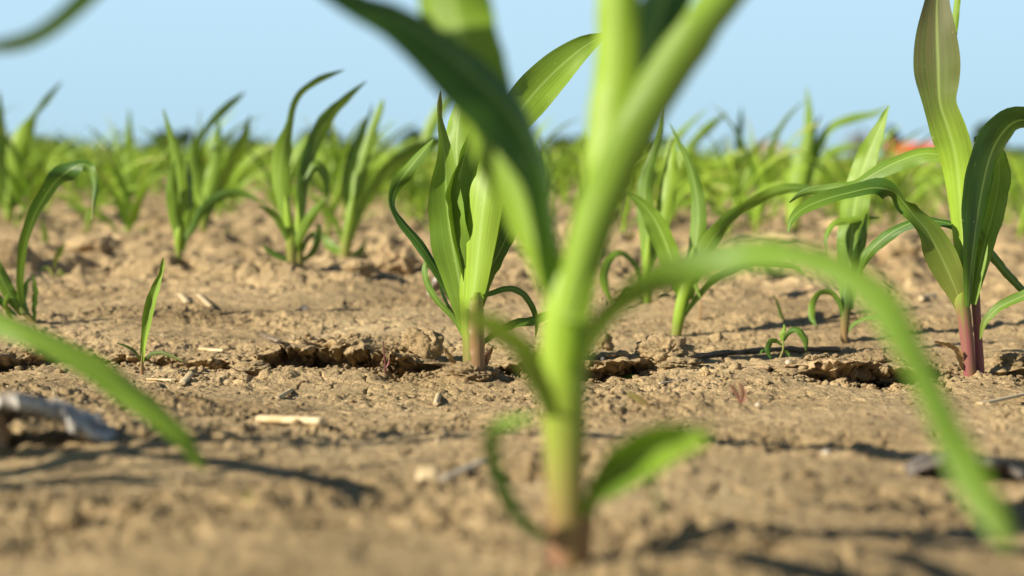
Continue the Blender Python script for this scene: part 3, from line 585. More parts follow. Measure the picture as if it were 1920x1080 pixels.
R_, D = root_at('corn_plant', 1584, 640, 'corn plant with one broad spear shaped leaf, left of the purple stemmed plant')
traced_stem(R_, D, [(1583, 646), (1583, 620), (1585, 590), (1589, 550), (1592, 510)], [13, 14, 18, 26, 26], tint=[(.2, .4, .8), (.2, .3, .5), DK, Y3])
traced_leaf(R_, D, [(1588, 580), (1592, 510), (1596, 450), (1602, 390), (1613, 335), (1630, 285), (1650, 238), (1667, 198)], [24, 48, 58, 58, 50, 40, 22, 2], phi=[-15, -15, -20, -20], cup=[-.6, -.4, .4], fold=.12, tint=[Y3, Y3, Y2, Y2, Y2], dd=-.01, n=44)
traced_leaf(R_, D, [(1598, 560), (1608, 500), (1618, 450), (1626, 400)], [16, 28, 24, 4], phi=45, tint=[DK, DK], dd=-.02)
traced_leaf(R_, D, [(1582, 618), (1578, 580), (1562, 552), (1540, 549), (1525, 567), (1522, 595), (1530, 612)], [6, 9, 12, 13, 14, 12, 3], phi=[40, -30, -30, -20, 40], tint=[DK, Y3, Y2, DK], dd=-.03)
traced_leaf(R_, D, [(1650, 408), (1620, 408), (1590, 412), (1562, 420), (1548, 445), (1549, 478)], [3, 13, 17, 15, 10, 2], phi=38, tint=[Y3, Y2, DK], dd=-.03)
traced_leaf(R_, D, [(1585, 630), (1600, 608), (1625, 596), (1650, 594), (1670, 604)], [3, 8, 10, 9, 2], phi=-30, tint=[Y3, Y3], dd=-.02)

R_, D = root_at('weed_seedling', 1466, 676, 'small weed with curled green leaves growing on the crumbly ridge at the right', 'weed')
traced_stem(R_, D, [(1455, 684), (1463, 670), (1469, 652), (1468, 632)], [4, 4, 5, 5], tint=[(.3, .5, .4), (.5, .3, .2), Y2])
traced_leaf(R_, D, [(1470, 640), (1478, 625), (1490, 618), (1502, 624), (1511, 640), (1511, 658)], [5, 9, 13, 15, 13, 2], phi=[40, -30, -30], tint=[DK, (.2, 0, 0), Y3], dd=-.01)
traced_leaf(R_, D, [(1466, 648), (1455, 640), (1445, 642), (1440, 658), (1446, 672)], [4, 10, 13, 12, 3], phi=-30, tint=[Y3, DK], dd=-.01)
traced_leaf(R_, D, [(1450, 678), (1441, 662), (1430, 657), (1424, 665)], [3, 7, 7, 2], phi=40, tint=[DK, DK], dd=-.01)
traced_leaf(R_, D, [(1468, 640), (1466, 628), (1470, 618), (1470, 608)], [6, 10, 8, 2], phi=-10, tint=[Y2, Y2], dd=0)
traced_leaf(R_, D, [(1468, 658), (1476, 662), (1481, 672)], [4, 8, 2], phi=40, tint=[DK, DK], dd=0)

# ------------------------------------------------------------------ blurred plants of the next row, each traced
def row_plant(px, py, label, stem, sw, leaves, D=None, stint=None):
    R_, D = root_at('corn_plant', px, py, label, D=D)
    traced_stem(R_, D, stem, sw, tint=stint or [(.5, .4, .3), Y1, Y1])
    for pts, wid, phi, tint in leaves:
        traced_leaf(R_, D, pts, wid, phi=phi, tint=tint, dd=rng.uniform(-.05, .05), n=22)
row_plant(335, 492, 'blurred corn plant with straight narrow stalk, behind the tiny seedling', [(335, 500), (335, 470), (336, 440), (337, 410)], [10, 11, 22, 20],
    [([(337, 470), (338, 410), (336, 350), (330, 300), (320, 255), (306, 205)], [20, 34, 34, 24, 14, 3], -20, [Y1, Y2, Y3]),
     ([(335, 450), (326, 400), (322, 350), (326, 300)], [14, 24, 22, 3], -10, [Y2, Y3]),
     ([(340, 460), (352, 410), (357, 350), (352, 300)], [14, 24, 22, 3], 50, [DK, DK]),
     ([(338, 462), (362, 425), (378, 395), (410, 370), (450, 362), (500, 385)], [8, 14, 16, 18, 16, 3], [-20, 40], [Y3, DK, Y3])])
row_plant(382, 432, 'blurred corn plant with a forked crown of leaves, right of the straight narrow stalk', [(382, 440), (380, 400), (378, 360)], [14, 20, 18],
    [([(378, 420), (372, 370), (364, 320), (366, 280), (384, 245), (412, 215), (440, 190), (460, 172)], [18, 28, 34, 22, 12, 18, 16, 2], [-15, 20, 40], [Y1, Y2, Y3, DK]),
     ([(382, 410), (392, 360), (402, 310), (408, 260), (409, 215)], [18, 30, 28, 16, 2], -15, [Y1, Y2, DK]),
     ([(386, 410), (410, 350), (434, 305), (456, 265), (470, 215)], [16, 28, 30, 24, 2], [10, 40], [Y3, Y2, DK]),
     ([(384, 430), (400, 450), (430, 440), (462, 455)], [8, 18, 20, 3], 30, [Y3, DK]),
     ([(380, 420), (365, 390), (350, 370), (345, 350)], [8, 16, 12, 2], -10, [Y2, Y3])])
row_plant(548, 492, 'blurred corn plant with a long leaf tip curving right high above the skyline', [(548, 500), (546, 450), (540, 400), (534, 360)], [16, 20, 18, 16],
    [([(540, 440), (530, 380), (524, 330), (530, 280), (543, 235), (552, 195), (572, 168), (606, 147), (646, 131)], [14, 24, 36, 36, 16, 14, 18, 16, 2], [-15, -15, 20, 40, 45], [Y2, Y2, Y3, DK]),
     ([(548, 470), (530, 430), (510, 400), (482, 385)], [8, 14, 14, 2], -20, [Y3, Y3]),
     ([(548, 480), (568, 430), (590, 395), (612, 372)], [12, 20, 18, 3], -10, [Y2, Y3]),
     ([(546, 490), (522, 480), (505, 470), (492, 458)], [5, 12, 12, 3], 20, [DK, Y3])])
row_plant(560, 496, 'blurred corn plant with a broad dark leaf slanting right, touching the curved tip plant', [(562, 504), (560, 450), (563, 390), (566, 330)], [16, 18, 18, 14],
    [([(563, 430), (566, 370), (572, 320), (586, 280), (604, 240), (630, 205), (658, 178), (688, 152)], [16, 22, 24, 34, 36, 26, 16, 2], [10, 30, 35, 40], [Y3, DK, Y3, DK]),
     ([(564, 480), (578, 450), (590, 440), (586, 460)], [8, 14, 12, 2], 50, [DK, DK]),
     ([(566, 490), (590, 470), (600, 430), (590, 420)], [8, 16, 14, 2], 40, [DK, Y3]),
     ([(566, 360), (590, 310), (610, 330), (615, 370)], [8, 18, 18, 3], -20, [Y3, Y3])])
row_plant(646, 482, 'blurred corn plant with leaves spread in a wide fan, left of the sharp plant', [(646, 490), (650, 450), (658, 400), (664, 360)], [18, 22, 26, 22],
    [([(650, 460), (660, 400), (668, 350), (680, 300), (696, 250), (712, 205), (718, 185)], [20, 26, 26, 24, 18, 14, 2], -15, [Y1, Y2, Y2]),
     ([(652, 460), (672, 400), (700, 355), (735, 315), (775, 288), (815, 268), (850, 262)], [16, 26, 30, 34, 34, 22, 3], [20, 40, 45], [Y2, Y3, DK]),
     ([(655, 400), (652, 350), (660, 310), (672, 270), (690, 225), (698, 195)], [18, 24, 32, 28, 10, 2], 45, [Y3, DK, DK]),
     ([(650, 480), (630, 470), (612, 455), (606, 440)], [8, 22, 20, 3], -30, [Y3, Y3]),
     ([(646, 470), (630, 420), (610, 390), (588, 370)], [6, 12, 12, 2], -20, [Y3, Y2]),
     ([(652, 480), (676, 470), (688, 445)], [6, 14, 2], -10, [Y2, Y3])])
row_plant(22, 415, 'blurred corn plant at the left edge whose leaf tip reaches far right over the sky', [(18, 425), (16, 390), (14, 350)], [18, 22, 20],
    [([(16, 400), (20, 340), (30, 290), (46, 250), (66, 215), (90, 185), (116, 153)], [20, 34, 42, 34, 10, 14, 2], [-20, -10, 40], [Y2, Y1, Y2, DK]),
     ([(14, 390), (4, 330), (-2, 270), (0, 210), (-2, 170)], [20, 34, 30, 14, 2], 10, [Y2, Y3]),
     ([(20, 400), (50, 350), (70, 320), (84, 300)], [10, 20, 18, 2], 30, [DK, Y3])])
row_plant(238, 385, 'blurred corn plant like a single green spear, left of the straight narrow stalk', [(238, 392), (238, 360), (239, 330)], [12, 16, 16],
    [([(238, 370), (240, 320), (241, 270), (243, 205)], [16, 24, 20, 2], -15, [Y1, Y2, Y3]), ([(237, 370), (228, 330), (220, 290), (216, 245)], [10, 18, 16, 2], -20, [Y2, Y2])], D=6.2)
row_plant(1492, 430, 'blurred corn plant with a bright spike and a leaf streaming right', [(1490, 440), (1490, 400), (1492, 370)], [22, 26, 24],
    [([(1486, 420), (1488, 360), (1500, 305), (1512, 260), (1516, 215), (1512, 163)], [26, 36, 34, 20, 16, 2], -20, [Y1, Y2, Y2]),
     ([(1492, 400), (1510, 340), (1530, 280), (1555, 240), (1595, 222), (1640, 212), (1665, 200)], [20, 30, 20, 18, 18, 12, 2], -25, [Y2, Y2, Y2]),
     ([(1494, 400), (1518, 330), (1520, 280), (1530, 240), (1540, 215)], [18, 28, 24, 14, 2], 50, [DK, DK]),
     ([(1490, 390), (1530, 310), (1570, 280), (1620, 270)], [10, 16, 18, 2], -30, [Y2, Y2])])
row_plant(1385, 395, 'blurred corn plant with one dark upright tip, left of the bright spiked one', [(1380, 405), (1380, 370), (1382, 340)], [14, 18, 16],
    [([(1380, 390), (1380, 330), (1385, 285), (1389, 240), (1391, 200)], [18, 30, 18, 18, 2], 45, [Y2, Y3, DK, Y3]), ([(1382, 380), (1400, 330), (1412, 290), (1416, 270)], [14, 24, 22, 2], -15, [Y2, Y2]),
     ([(1380, 390), (1366, 340), (1352, 310)], [12, 20, 2], -15, [Y2, Y2])])
row_plant(1300, 415, 'blurred corn plant with a slanted bright tip against the sky, above the leaning stem plant', [(1262, 425), (1262, 380), (1264, 330)], [16, 20, 18],
    [([(1262, 400), (1268, 340), (1285, 290), (1306, 262), (1330, 238), (1364, 211)], [18, 28, 18, 16, 18, 2], [-15, 20], [Y1, Y2, Y2]), ([(1262, 390), (1256, 320), (1262, 270), (1290, 235), (1325, 205)], [16, 26, 20, 10, 2], -15, [Y1, Y2]),
     ([(1262, 410), (1240, 350), (1225, 310)], [14, 20, 2], 30, [Y3, DK]), ([(1264, 420), (1290, 440), (1312, 470)], [10, 18, 3], 40, [DK, DK])])
row_plant(770, 405, 'blurred corn plant with pale tip leaning right, behind the hooked leaf of the sharp plant', [(786, 412), (786, 370), (788, 330)], [14, 18, 16],
    [([(786, 400), (790, 340), (796, 290), (806, 240), (830, 200), (862, 165)], [16, 24, 22, 26, 22, 2], -15, [Y2, Y2, Y2]), ([(786, 400), (770, 350), (764, 310)], [12, 20, 2], 30, [Y3, Y3]),
     ([(786, 400), (806, 360), (824, 350), (838, 368)], [10, 16, 16, 2], 30, [DK, Y3])])

# ------------------------------------------------------------------ generic plants: prototypes, copies, far rows
def gen_parts(seed, n=14, m=5, nl=8):
    rs = random.Random(seed); parts = []
    hs = rs.uniform(.09, .13); lean = rs.uniform(.0, .05); side = rs.uniform(-.4, .4)
    parts.append(('stem', tube([(0, 0, -.02), (lean * .3, 0, hs * .5), (lean, 0, hs), (lean * 1.4, 0, hs * 1.7)], [.012, .015, .018, .010], n=max(4, n // 2), m=8 if m > 3 else 4, tint=[(.5, .3, .2), Y1, Y1, Y2], seed=seed)))
    for k in range(nl):
        t = k / (nl - 1); az = side + (math.pi if k % 2 else 0) + rs.uniform(-.5, .5)
        L = [.09, .15, .20, .24, .27, .25, .22, .18][k] * rs.uniform(.9, 1.3); z0 = hs * (.15 + .95 * t)
        a0 = math.radians(rs.uniform(30, 45) * (1 - t) + rs.uniform(2, 12)); a1 = math.radians((rs.uniform(90, 150)) * (1 - t) ** .8 + rs.uniform(10, 70) * t)
        pts = []; x = lean * z0 / hs; y = 0; z = z0; q = 9
        for i in range(q):
            pts.append((x, y, z)); v = i / (q - 1); a = a0 + (a1 - a0) * v ** 1.8; st = L / (q - 1)
            x += st * (math.sin(a) * math.cos(az) + .25 * v * t); y += st * math.sin(a) * math.sin(az); z += st * math.cos(a)
        wm = rs.uniform(.016, .029) * (.45 + .65 * math.sin(math.pi * min(1, .25 + t * .6)))
        W = [wm * (.45, .75, .95, 1, .95, .8, .6, .35, .03)[i] for i in range(q)]
        tw = rs.uniform(-40, 40); vd = (-math.sin(az), math.cos(az), 0)
        # roll of 90 degrees lays the blade across its own arch
        s = rs.choice((-1, 1))
        dat = strip(pts, W, [s * 80, s * 70 + tw * .3, s * 60 + tw], [-.5, -.5, -.4] if 0 else [-.5] * 3, viewdir=vd, n=n, m=m, seed=seed * 9 + k, ruff=.05,
                    tint=[Y1 if k > 2 else Y2, (rs.uniform(.3, .6), 0, 0), (rs.uniform(.1, .4), 0, rs.choice((0, 0, .3)))]) if False else \
              strip(pts, W, list(np.interp(np.linspace(0, 1, q), [0, .4, 1], [s * 78, s * 70 + tw * .3, s * 60 + tw])), [-.5] * q, viewdir=vd, n=n, m=m, seed=seed * 9 + k, ruff=.05,
                    tint=[Y1 if k > 2 else Y2, (rs.uniform(.5, .95), 0, 0), (rs.uniform(.25, .8), 0, rs.choice((0, 0, .5)))])
        parts.append(('leaf', dat))
    return parts
for q_ in later: side_plant(*q_)
GL = 'young green corn plant in the blurred rows further back across the field'
GG = 'blurred corn plants in the rows further back'
protos = []
for k in range(8):
    protos.append([(nm, mesh_np(nm, d[0], d[1], LEAF, attrs={'luv': d[2], 'tint': d[3]})) for nm, d in gen_parts(50 + k)])
protos_far = []
for k in range(8):
    Vs, Fs, U_, T_ = [], [], [], []; o_ = 0
    for nm, d in gen_parts(50 + k, n=8, m=3, nl=8):
        Vs.append(d[0]); Fs.append(d[1] + o_); U_.append(d[2]); T_.append(d[3]); o_ += len(d[0])
    protos_far.append((np.concatenate(Vs), np.concatenate(Fs), np.concatenate(U_), np.concatenate(T_)))
mesh_far = [mesh_np('corn_plant', *q[:2], LEAF, attrs={'luv': q[2], 'tint': q[3]}) for q in protos_far]
rs = np.random.RandomState(21)
spots = []
y = 4.7
rows = [4.6, 5.1, 5.6, 6.1, 6.6, 7.15, 7.7, 8.3, 8.9, 9.5, 10.1, 10.7]
for ri, yy in enumerate(rows):
    half = .345 * yy + .12; x = -half + rs.uniform(0, .2); sp = .31 if yy < 5.5 else .225
    while x < half:
        if rs.rand() > .10: spots.append((x + rs.uniform(-.05, .05), yy + rs.uniform(-.18, .18)))
        x += sp * rs.uniform(.75, 1.25)
spots = sorted(spots, key=lambda q: q[1])[:290]
for i, (x, yy) in enumerate(spots):
    z = Hs(x, yy); k = rs.randint(8)
    s = rs.uniform(.68, 1.22)
    if .244 < x / yy < .285: s = min(s, .66)
    if yy < 7.6:
        t = empty('corn_plant', (x, yy, z)); tag(t, GL, 'corn plant', GG)
        for nm, me in protos[k]: obj(nm, me, t)
    else:
        t = obj('corn_plant', mesh_far[k]); t.location = (x, yy, z); tag(t, GL, 'corn plant', GG)
    t.rotation_euler = (0, rs.uniform(-.08, .12), rs.uniform(-.6, .6)); t.scale = (s, s, s * rs.uniform(.9, 1.1))
def far_rows():
    Vs, Fs, U_, T_ = [], [], [], []; off = 0
    pos = []
    yy = 11.2
    while yy < 42:
        half = .35 * yy; n = int(2 * half / .26)
        pos += [(x_, yy + rs.uniform(-.25, .25), rs.uniform(.75, 1.3)) for x_ in rs.uniform(-half, half, n)]
        yy += .75
    for i in range(5500):
        yy = 42 * (270 / 42) ** rs.rand(); pos.append((rs.uniform(-.36, .36) * yy, yy, rs.uniform(.8, 1.15)))
    for (x, yy, s) in pos:
        if .244 < x / yy < .285 and yy < 60: s = min(s, .72)
        V0, F0, UV0, T0 = protos_far[rs.randint(8)]; a = rs.uniform(-1, 1); c, q = math.cos(a), math.sin(a)
        wx = 1 if yy < 42 else 1 + (yy - 42) / 60
        R = np.array([[c, -q, 0], [q, c, 0], [0, 0, 1]]) * s
        Vs.append((V0 @ R.T) * [wx, wx, 1] + [x, yy, 0]); Fs.append(F0 + off); U_.append(UV0); T_.append(T0); off += len(V0)
    return mesh_np('distant_corn', np.concatenate(Vs), np.concatenate(Fs), LEAF, attrs={'luv': np.concatenate(U_), 'tint': np.concatenate(T_)})
tag(obj('distant_corn', far_rows()), 'countless distant corn plants merging into a green band below the horizon', 'corn', kind='stuff')

# ------------------------------------------------------------------ beyond the field: bushes, bare tree, house
def leafy(name, cx, cy, wx, hz, seed, label, nleaf=1500, mat=FAR, cat='tree', wy=None, group=None, lobes=7):
    rs = np.random.RandomState(seed); root = empty(name, (cx, cy, 0)); tag(root, label, cat, group)
    lb = [(rs.uniform(-.33, .33) * wx, rs.uniform(-.3, .3) * (wy or wx), rs.uniform(.35, .78) * hz, rs.uniform(.16, .30)) for _ in range(lobes)]
    Vs = []
    for i in range(nleaf):
        lx, ly, lz, lr = lb[rs.randint(lobes)]; d = rs.randn(3); d /= np.linalg.norm(d); rr = rs.rand() ** .4
        c = np.array([lx, ly, lz]) + d * rr * lr * np.array([wx, wy or wx, hz]); c[2] = max(c[2], .1)
        a = rs.randn(3); a /= np.linalg.norm(a); b = np.cross(a, rs.randn(3)); b /= np.linalg.norm(b); s = hz * rs.uniform(.03, .07)
        Vs += [c + a * s, c + b * s, c - a * s, c - b * s]
    V = np.array(Vs); F = np.arange(len(V)).reshape(-1, 4)
    obj('crown', mesh_np('crown', V, F, mat, smooth=False), root)
    d = tube([(0, 0, -.3), (0, 0, hz * .3), (wx * .03, 0, hz * .6)], [hz * .06, hz * .05, hz * .02], n=5, m=8)
    obj('trunk', mesh_np('trunk', d[0], d[1], WOOD), root)
YB = 300.
def XB(px): return (px - 960) / FP * YB
def HB(px): return px / FP * YB          # height in metres for a height in pixels at the field's end
for i, (px, wpx, hpx, lab) in enumerate([
        (20, 90, 26, 'low dark bushy tree on the horizon at the left edge'),
        (120, 120, 20, 'low wide dark tree on the horizon right of the left edge'),
        (275, 90, 24, 'dark round tree on the horizon above the green spear plant'),
        (345, 70, 34, 'taller dark tree on the horizon behind the straight narrow stalk'),
        (470, 110, 26, 'wide low dark tree on the horizon left of the curved leaf tips'),
        (590, 90, 40, 'dark tree on the horizon between the two slanting leaf tips'),
        (690, 80, 26, 'small dark tree on the horizon behind the fan shaped plant'),
        (762, 70, 40, 'dark round tree on the horizon just left of the sharp central plant'),
        (1080, 120, 40, 'dark bluish tree on the horizon directly behind the big blurred stem'),
        (1220, 90, 36, 'dark tree on the horizon just right of the big blurred stem'),
        (1680, 40, 50, 'dark small tree beside the left end of the red roofed house'),
        (1800, 60, 58, 'dark green tree at the right end of the red roofed house'),
        (1905, 90, 34, 'dark tree on the horizon at the right edge')]):
    leafy('tree', XB(px), YB + rs.uniform(-15, 15), HB(wpx), HB(hpx) * 1.5, 300 + i, lab)
leafy('hedge', XB(640), YB + 30, HB(800), HB(11), 401, 'long low dark hedge along the far end of the field at the left', 3500, cat='hedge', wy=3, lobes=40)
leafy('hedge', XB(1400), YB + 30, HB(700), HB(11), 402, 'long low dark hedge along the far end of the field at the right', 3500, cat='hedge', wy=3, lobes=40)
def bare_tree(px, hpx, seed, label):
    root = empty('bare_tree', (XB(px), YB - 10, 0)); tag(root, label, 'tree'); rs = random.Random(seed); hz = HB(hpx)
    d = tube([(0, 0, -.3), (.1, 0, hz * .25), (0, .1, hz * .5)], [.5, .4, .25], n=6, m=8); obj('trunk', mesh_np('trunk', d[0], d[1], BARE), root)
    Vs, Fs = [], []; off = 0
    for i in range(420):
        a = rs.uniform(0, 6.3); e = rs.uniform(.1, 1.4); L = hz * rs.uniform(.25, .55); z0 = hz * rs.uniform(.15, .55)
        s = Vector((rs.uniform(-.25, .25) * hz, rs.uniform(-.2, .2) * hz, z0)); dr = Vector((math.cos(a) * math.cos(e), math.sin(a) * math.cos(e), math.sin(e)))
        d = tube([tuple(s), tuple(s + dr * L * .5 + Vector((0, 0, .1))), tuple(s + dr * L)], [.07, .05, .02], n=4, m=3)
        Vs.append(d[0]); Fs.append(d[1] + off); off += len(d[0])
    obj('crown', mesh_np('crown', np.concatenate(Vs), np.concatenate(Fs), BARE), root)
bare_tree(1585, 74, 5, 'pale grey leafless tree on the horizon left of the red roofed house')
def boxm(name, x0, x1, y0, y1, z0, z1, mat, parent):
    V = [(x, y, z) for z in (z0, z1) for x, y in ((x0, y0), (x1, y0), (x1, y1), (x0, y1))]
    F = [(0, 3, 2, 1), (4, 5, 6, 7), (0, 1, 5, 4), (1, 2, 6, 5), (2, 3, 7, 6), (3, 0, 4, 7)]
    return obj(name, mesh_np(name, np.array(V, float), np.array(F), mat, smooth=False), parent)
def house(px, Dd, wide, wallh, roofh, label, roofmat, wallmat, name='house'):
    x = (px - 960) / FP * Dd
    root = empty(name, (x, Dd, 0)); tag(root, label, 'house'); w2 = wide / 2
    boxm('wall', -w2 + .3, w2 - .3, 0, 7, 0, wallh, wallmat, root)
    V = np.array([(-w2, -.5, wallh - .1), (w2, -.5, wallh - .1), (w2, 7.5, wallh - .1), (-w2, 7.5, wallh - .1), (-w2, 3.5, wallh + roofh), (w2, 3.5, wallh + roofh),
                  (-w2, -.5, wallh - .3), (w2, -.5, wallh - .3), (w2, 7.5, wallh - .3), (-w2, 7.5, wallh - .3)])
    bm = bmesh.new(); vs = [bm.verts.new(v) for v in V]
    for q in ((0, 1, 5, 4), (2, 3, 4, 5), (1, 2, 5), (3, 0, 4), (6, 7, 1, 0), (7, 8, 2, 1), (8, 9, 3, 2), (9, 6, 0, 3), (9, 8, 7, 6)): bm.faces.new([vs[i] for i in q])
    me = bpy.data.meshes.new('roof'); bm.to_mesh(me); bm.free(); me.materials.append(roofmat); rf = obj('roof', me, root)
    boxm('chimney', w2 * .4, w2 * .4 + .6, 3, 3.6, wallh + roofh * .7, wallh + roofh + .35, wallmat, rf)
    for sx in (-.62, .30):
        boxm('door', sx * w2, sx * w2 + 1.3, -.06, .0, 0, 2.1, WHITE, root)
    for sx in (-.22, .05):
        wn = boxm('window', sx * w2, sx * w2 + .9, -.05, 0, 1.0, 2.0, WHITE, root)
        boxm('pane', sx * w2 + .1, sx * w2 + .8, -.08, -.05, 1.1, 1.9, GLASS, wn)
    return root
house(1728, 290., 11.5, 2.4, 1.9, 'house with an orange red roof on the horizon behind the tall plant', ROOF, WALL)
house(1438, 310., 5.0, 3.0, 1.2, 'small pale pinkish building on the horizon right of the dark upright tip', WALL, WHITE, 'shed')

# ------------------------------------------------------------------ clods, stones, straw, twigs
def blob(name, px, py, wpx, hpx, seed, mat, label, cat, rough=.35, sub=4, depth=None, sink=.25, D=None, spike=1.0, square=0.):
    g, d = G(px, py); 
    rx = wpx / 2 / FP * d; rz = hpx / 2 / FP * d; ry = depth or (rx * .8)
    V0, F0 = ico(sub); o_ = Vector((seed * 3.1, seed * 1.7, 0)); V = np.zeros_like(V0)
    for i, v in enumerate(V0):
        v = Vector(v)
        if square: v = Vector([math.copysign(abs(c) ** (1 - square), c) for c in v])
        k = 1 + rough * mnoise.noise(v * 1.2 + o_) + rough * .6 * mnoise.noise(v * 2.7 + o_) + rough * .4 * spike * mnoise.noise(v * 6 + o_) + rough * .25 * spike * mnoise.noise(v * 13 + o_)
        V[i] = np.array(v) * k * [rx, ry, rz]
    o = obj(name, mesh_np(name, V, F0, mat), None, (g.x, g.y + ry * .5, g.z + rz * (1 - sink * 2)))
    tag(o, label, cat); return o
blob('soil_clod', 1250, 682, 96, 60, 1, CLOD, 'rough brown soil clod beside the pale leaning corn stem', 'soil clod', .45, 5, sink=.2)
blob('soil_clod', 790, 668, 72, 60, 2, SOIL, 'angular pale soil clod left of the sharp central plant', 'soil clod', .3, 5, square=.35)
blob('soil_clod', 742, 508, 76, 54, 3, SOIL, 'large lumpy clod behind the sharp plant, below the hooked leaf', 'soil clod', .5, 5)
blob('soil_clod', 672, 512, 60, 34, 4, SOIL, 'low flat clod left of the large lumpy clod', 'soil clod', .4, 4)
blob('soil_clod', 604, 682, 14, 26, 5, CLOD, 'small knobby clod standing inside the dark crack at the left', 'soil clod', .5, 4)
blob('soil_clod', 1278, 690, 80, 22, 6, CLOD, 'low crumbly mound right under the rough brown clod', 'soil clod', .5, 5)
blob('soil_clod', 885, 712, 84, 40, 7, CLOD, 'mound of soil packed round the foot of the sharp central plant', 'soil clod', .45, 5)
blob('soil_clod', 1210, 712, 24, 22, 8, SOIL, 'tiny pointed lump of soil below the rough brown clod', 'soil clod', .5, 4) if False else None
blob('soil_clod', 1322, 704, 18, 20, 9, SOIL, 'tiny pointed lump of soil right of the white splinter', 'soil clod', .5, 4)
blob('soil_clod', 170, 470, 90, 36, 10, SOIL, 'rounded blurred clod in the shade patch behind the hooked leaf', 'soil clod', .4, 4)
blob('soil_clod', 1130, 655, 36, 42, 11, CLOD, 'crumbly clod wedged between the blurred stem and the pit beside it', 'soil clod', .5, 4)
blob('soil_clod', 1680, 480, 90, 44, 12, SOIL, 'rounded blurred clod left of the tall purple stemmed plant', 'soil clod', .4, 4)
blob('soil_clod', 1900, 690, 60, 36, 13, CLOD, 'crumbly clod at the right edge beside the purple stems', 'soil clod', .5, 5)
blob('soil_clod', 1490, 702, 110, 34, 14, CLOD, 'long crumbly heap of soil under the small weed', 'soil clod', .5, 5)
blob('soil_clod', 1680, 712, 90, 40, 15, CLOD, 'broken clod of crust in front of the dark hollow at the right', 'soil clod', .5, 5)
blob('soil_clod', 1590, 716, 50, 20, 16, CLOD, 'small clod at the lip of the dark hollow, below the broad spear leaf', 'soil clod', .5, 4)
blob('soil_clod', 470, 700, 70, 26, 17, CLOD, 'crumbly hump of soil in front of the left end of the dark crack', 'soil clod', .5, 5)
blob('soil_clod', 530, 682, 60, 30, 18, CLOD, 'knobbly soil heap below the brown splinter at the dark crack', 'soil clod', .55, 5)
blob('soil_clod', 660, 690, 70, 28, 19, CLOD, 'wide knobbly soil heap in front of the middle of the dark crack', 'soil clod', .55, 5)
blob('soil_clod', 728, 690, 50, 46, 20, CLOD, 'upright broken clod at the right end of the dark crack', 'soil clod', .55, 5)
blob('soil_clod', 120, 990, 60, 60, 21, SOIL, 'small blurred clod at the lower left corner', 'soil clod', .35, 4)
blob('soil_clod', 235, 960, 44, 36, 22, SOIL, 'small pale blurred clod near the lower left', 'soil clod', .35, 4)
blob('soil_clod', 60, 672, 60, 30, 23, CLOD, 'crumbly clod below the hooked leaf plant', 'soil clod', .5, 5)
blob('stone', 803, 905, 42, 40, 24, STRAW, 'blunt cream coloured stone beside the grey splinter in the foreground', 'stone', .18, 4, square=.4)
blob('stone', 1422, 762, 12, 10, 25, PEB, 'tiny white pebble right of the reddish weed shoots', 'stone', .2, 3)
blob('stone', 1550, 852, 18, 12, 26, PEB, 'small pale stone in the open soil at the lower right', 'stone', .25, 3)
blob('stone', 1478, 684, 12, 14, 27, PEB, 'little pale pebble at the foot of the small weed', 'stone', .2, 3)
blob('stone', 570, 582, 18, 12, 28, PEB, 'small yellowish pebble on the smooth soil behind the dark crack', 'stone', .2, 3)

def stick(name, a, b, wpx, mat, label, cat='straw', lift=.45, jag=.035, mid=None, m=10, oval=.8, dz=0., ends=True):
    """a solid rod lying on the soil between two picture points"""
    ga, da = G(*a); gb, db = G(*b); pts = [ga] + ([G(*mid)[0]] if mid else []) + [gb]
    D = (da + db) / 2; w_ = wpx / FP * D
    n = 22; Pc = catmull([tuple(p) for p in pts], n)
    hz = H(Pc[:, 0], Pc[:, 1])
    if mid: Pc[:, 2] = np.linspace(Pc[0, 2], Pc[-1, 2], n) * .5 + .5 * hz + w_ * lift + dz
    else:
        ln = np.linspace(hz[:4].mean(), hz[-4:].mean(), n); Pc[:, 2] = ln + max(0, float((hz - ln).mean())) + w_ * lift + dz
    cen = Pc.mean(0); T = np.gradient(Pc, axis=0); T /= np.linalg.norm(T, axis=1)[:, None]
    X = np.cross(T, [0, 0, 1.]); X /= np.linalg.norm(X, axis=1)[:, None]; Z = np.cross(X, T); V = []
    rs_ = random.Random(hash(label) % 1000 if False else len(label) * 7 + int(a[0]))
    ph = rs_.uniform(0, 6)
    for i in range(n):
        k = w_ / 2 * (1 + jag * math.sin(i * 1.3 + ph) + jag * rs_.uniform(-.5, .5)) * (.75 if i in (0, n - 1) else 1)
        for j in range(m):
            t = 2 * math.pi * j / m; kk = k * (1 + jag * math.sin(3 * t + ph))
            V.append(Pc[i] - cen + X[i] * math.cos(t) * kk + Z[i] * math.sin(t) * kk * oval)
    V = np.array(V); idx = np.arange(n * m).reshape(n, m); nx = np.roll(idx, -1, 1)
    F = np.stack([idx[:-1], nx[:-1], nx[1:], idx[1:]], -1).reshape(-1, 4)
    V = np.vstack([V, Pc[0] - cen, Pc[-1] - cen]); e0, e1 = n * m, n * m + 1
    caps = [(e0, nx[0, j], idx[0, j], e0) for j in range(m)] + [(e1, idx[-1, j], nx[-1, j], e1) for j in range(m)]
    bm = bmesh.new(); vs = [bm.verts.new(v) for v in V]
    for q in F: fc = bm.faces.new([vs[i] for i in q]); fc.smooth = True
    for q in caps: bm.faces.new([vs[i] for i in q[:3]])
    me = bpy.data.meshes.new(name); bm.to_mesh(me); bm.free(); me.materials.append(mat)
    o = obj(name, me, None, tuple(cen)); tag(o, label, cat); return o
stick('straw_stalk', (484, 792), (604, 802), 20, STRAW, 'short thick piece of pale straw lying in the foreground at the left')
stick('straw_stalk', (828, 912), (912, 868), 20, DRIFT, 'grey flat splinter next to the cream stone in the foreground', oval=.4)
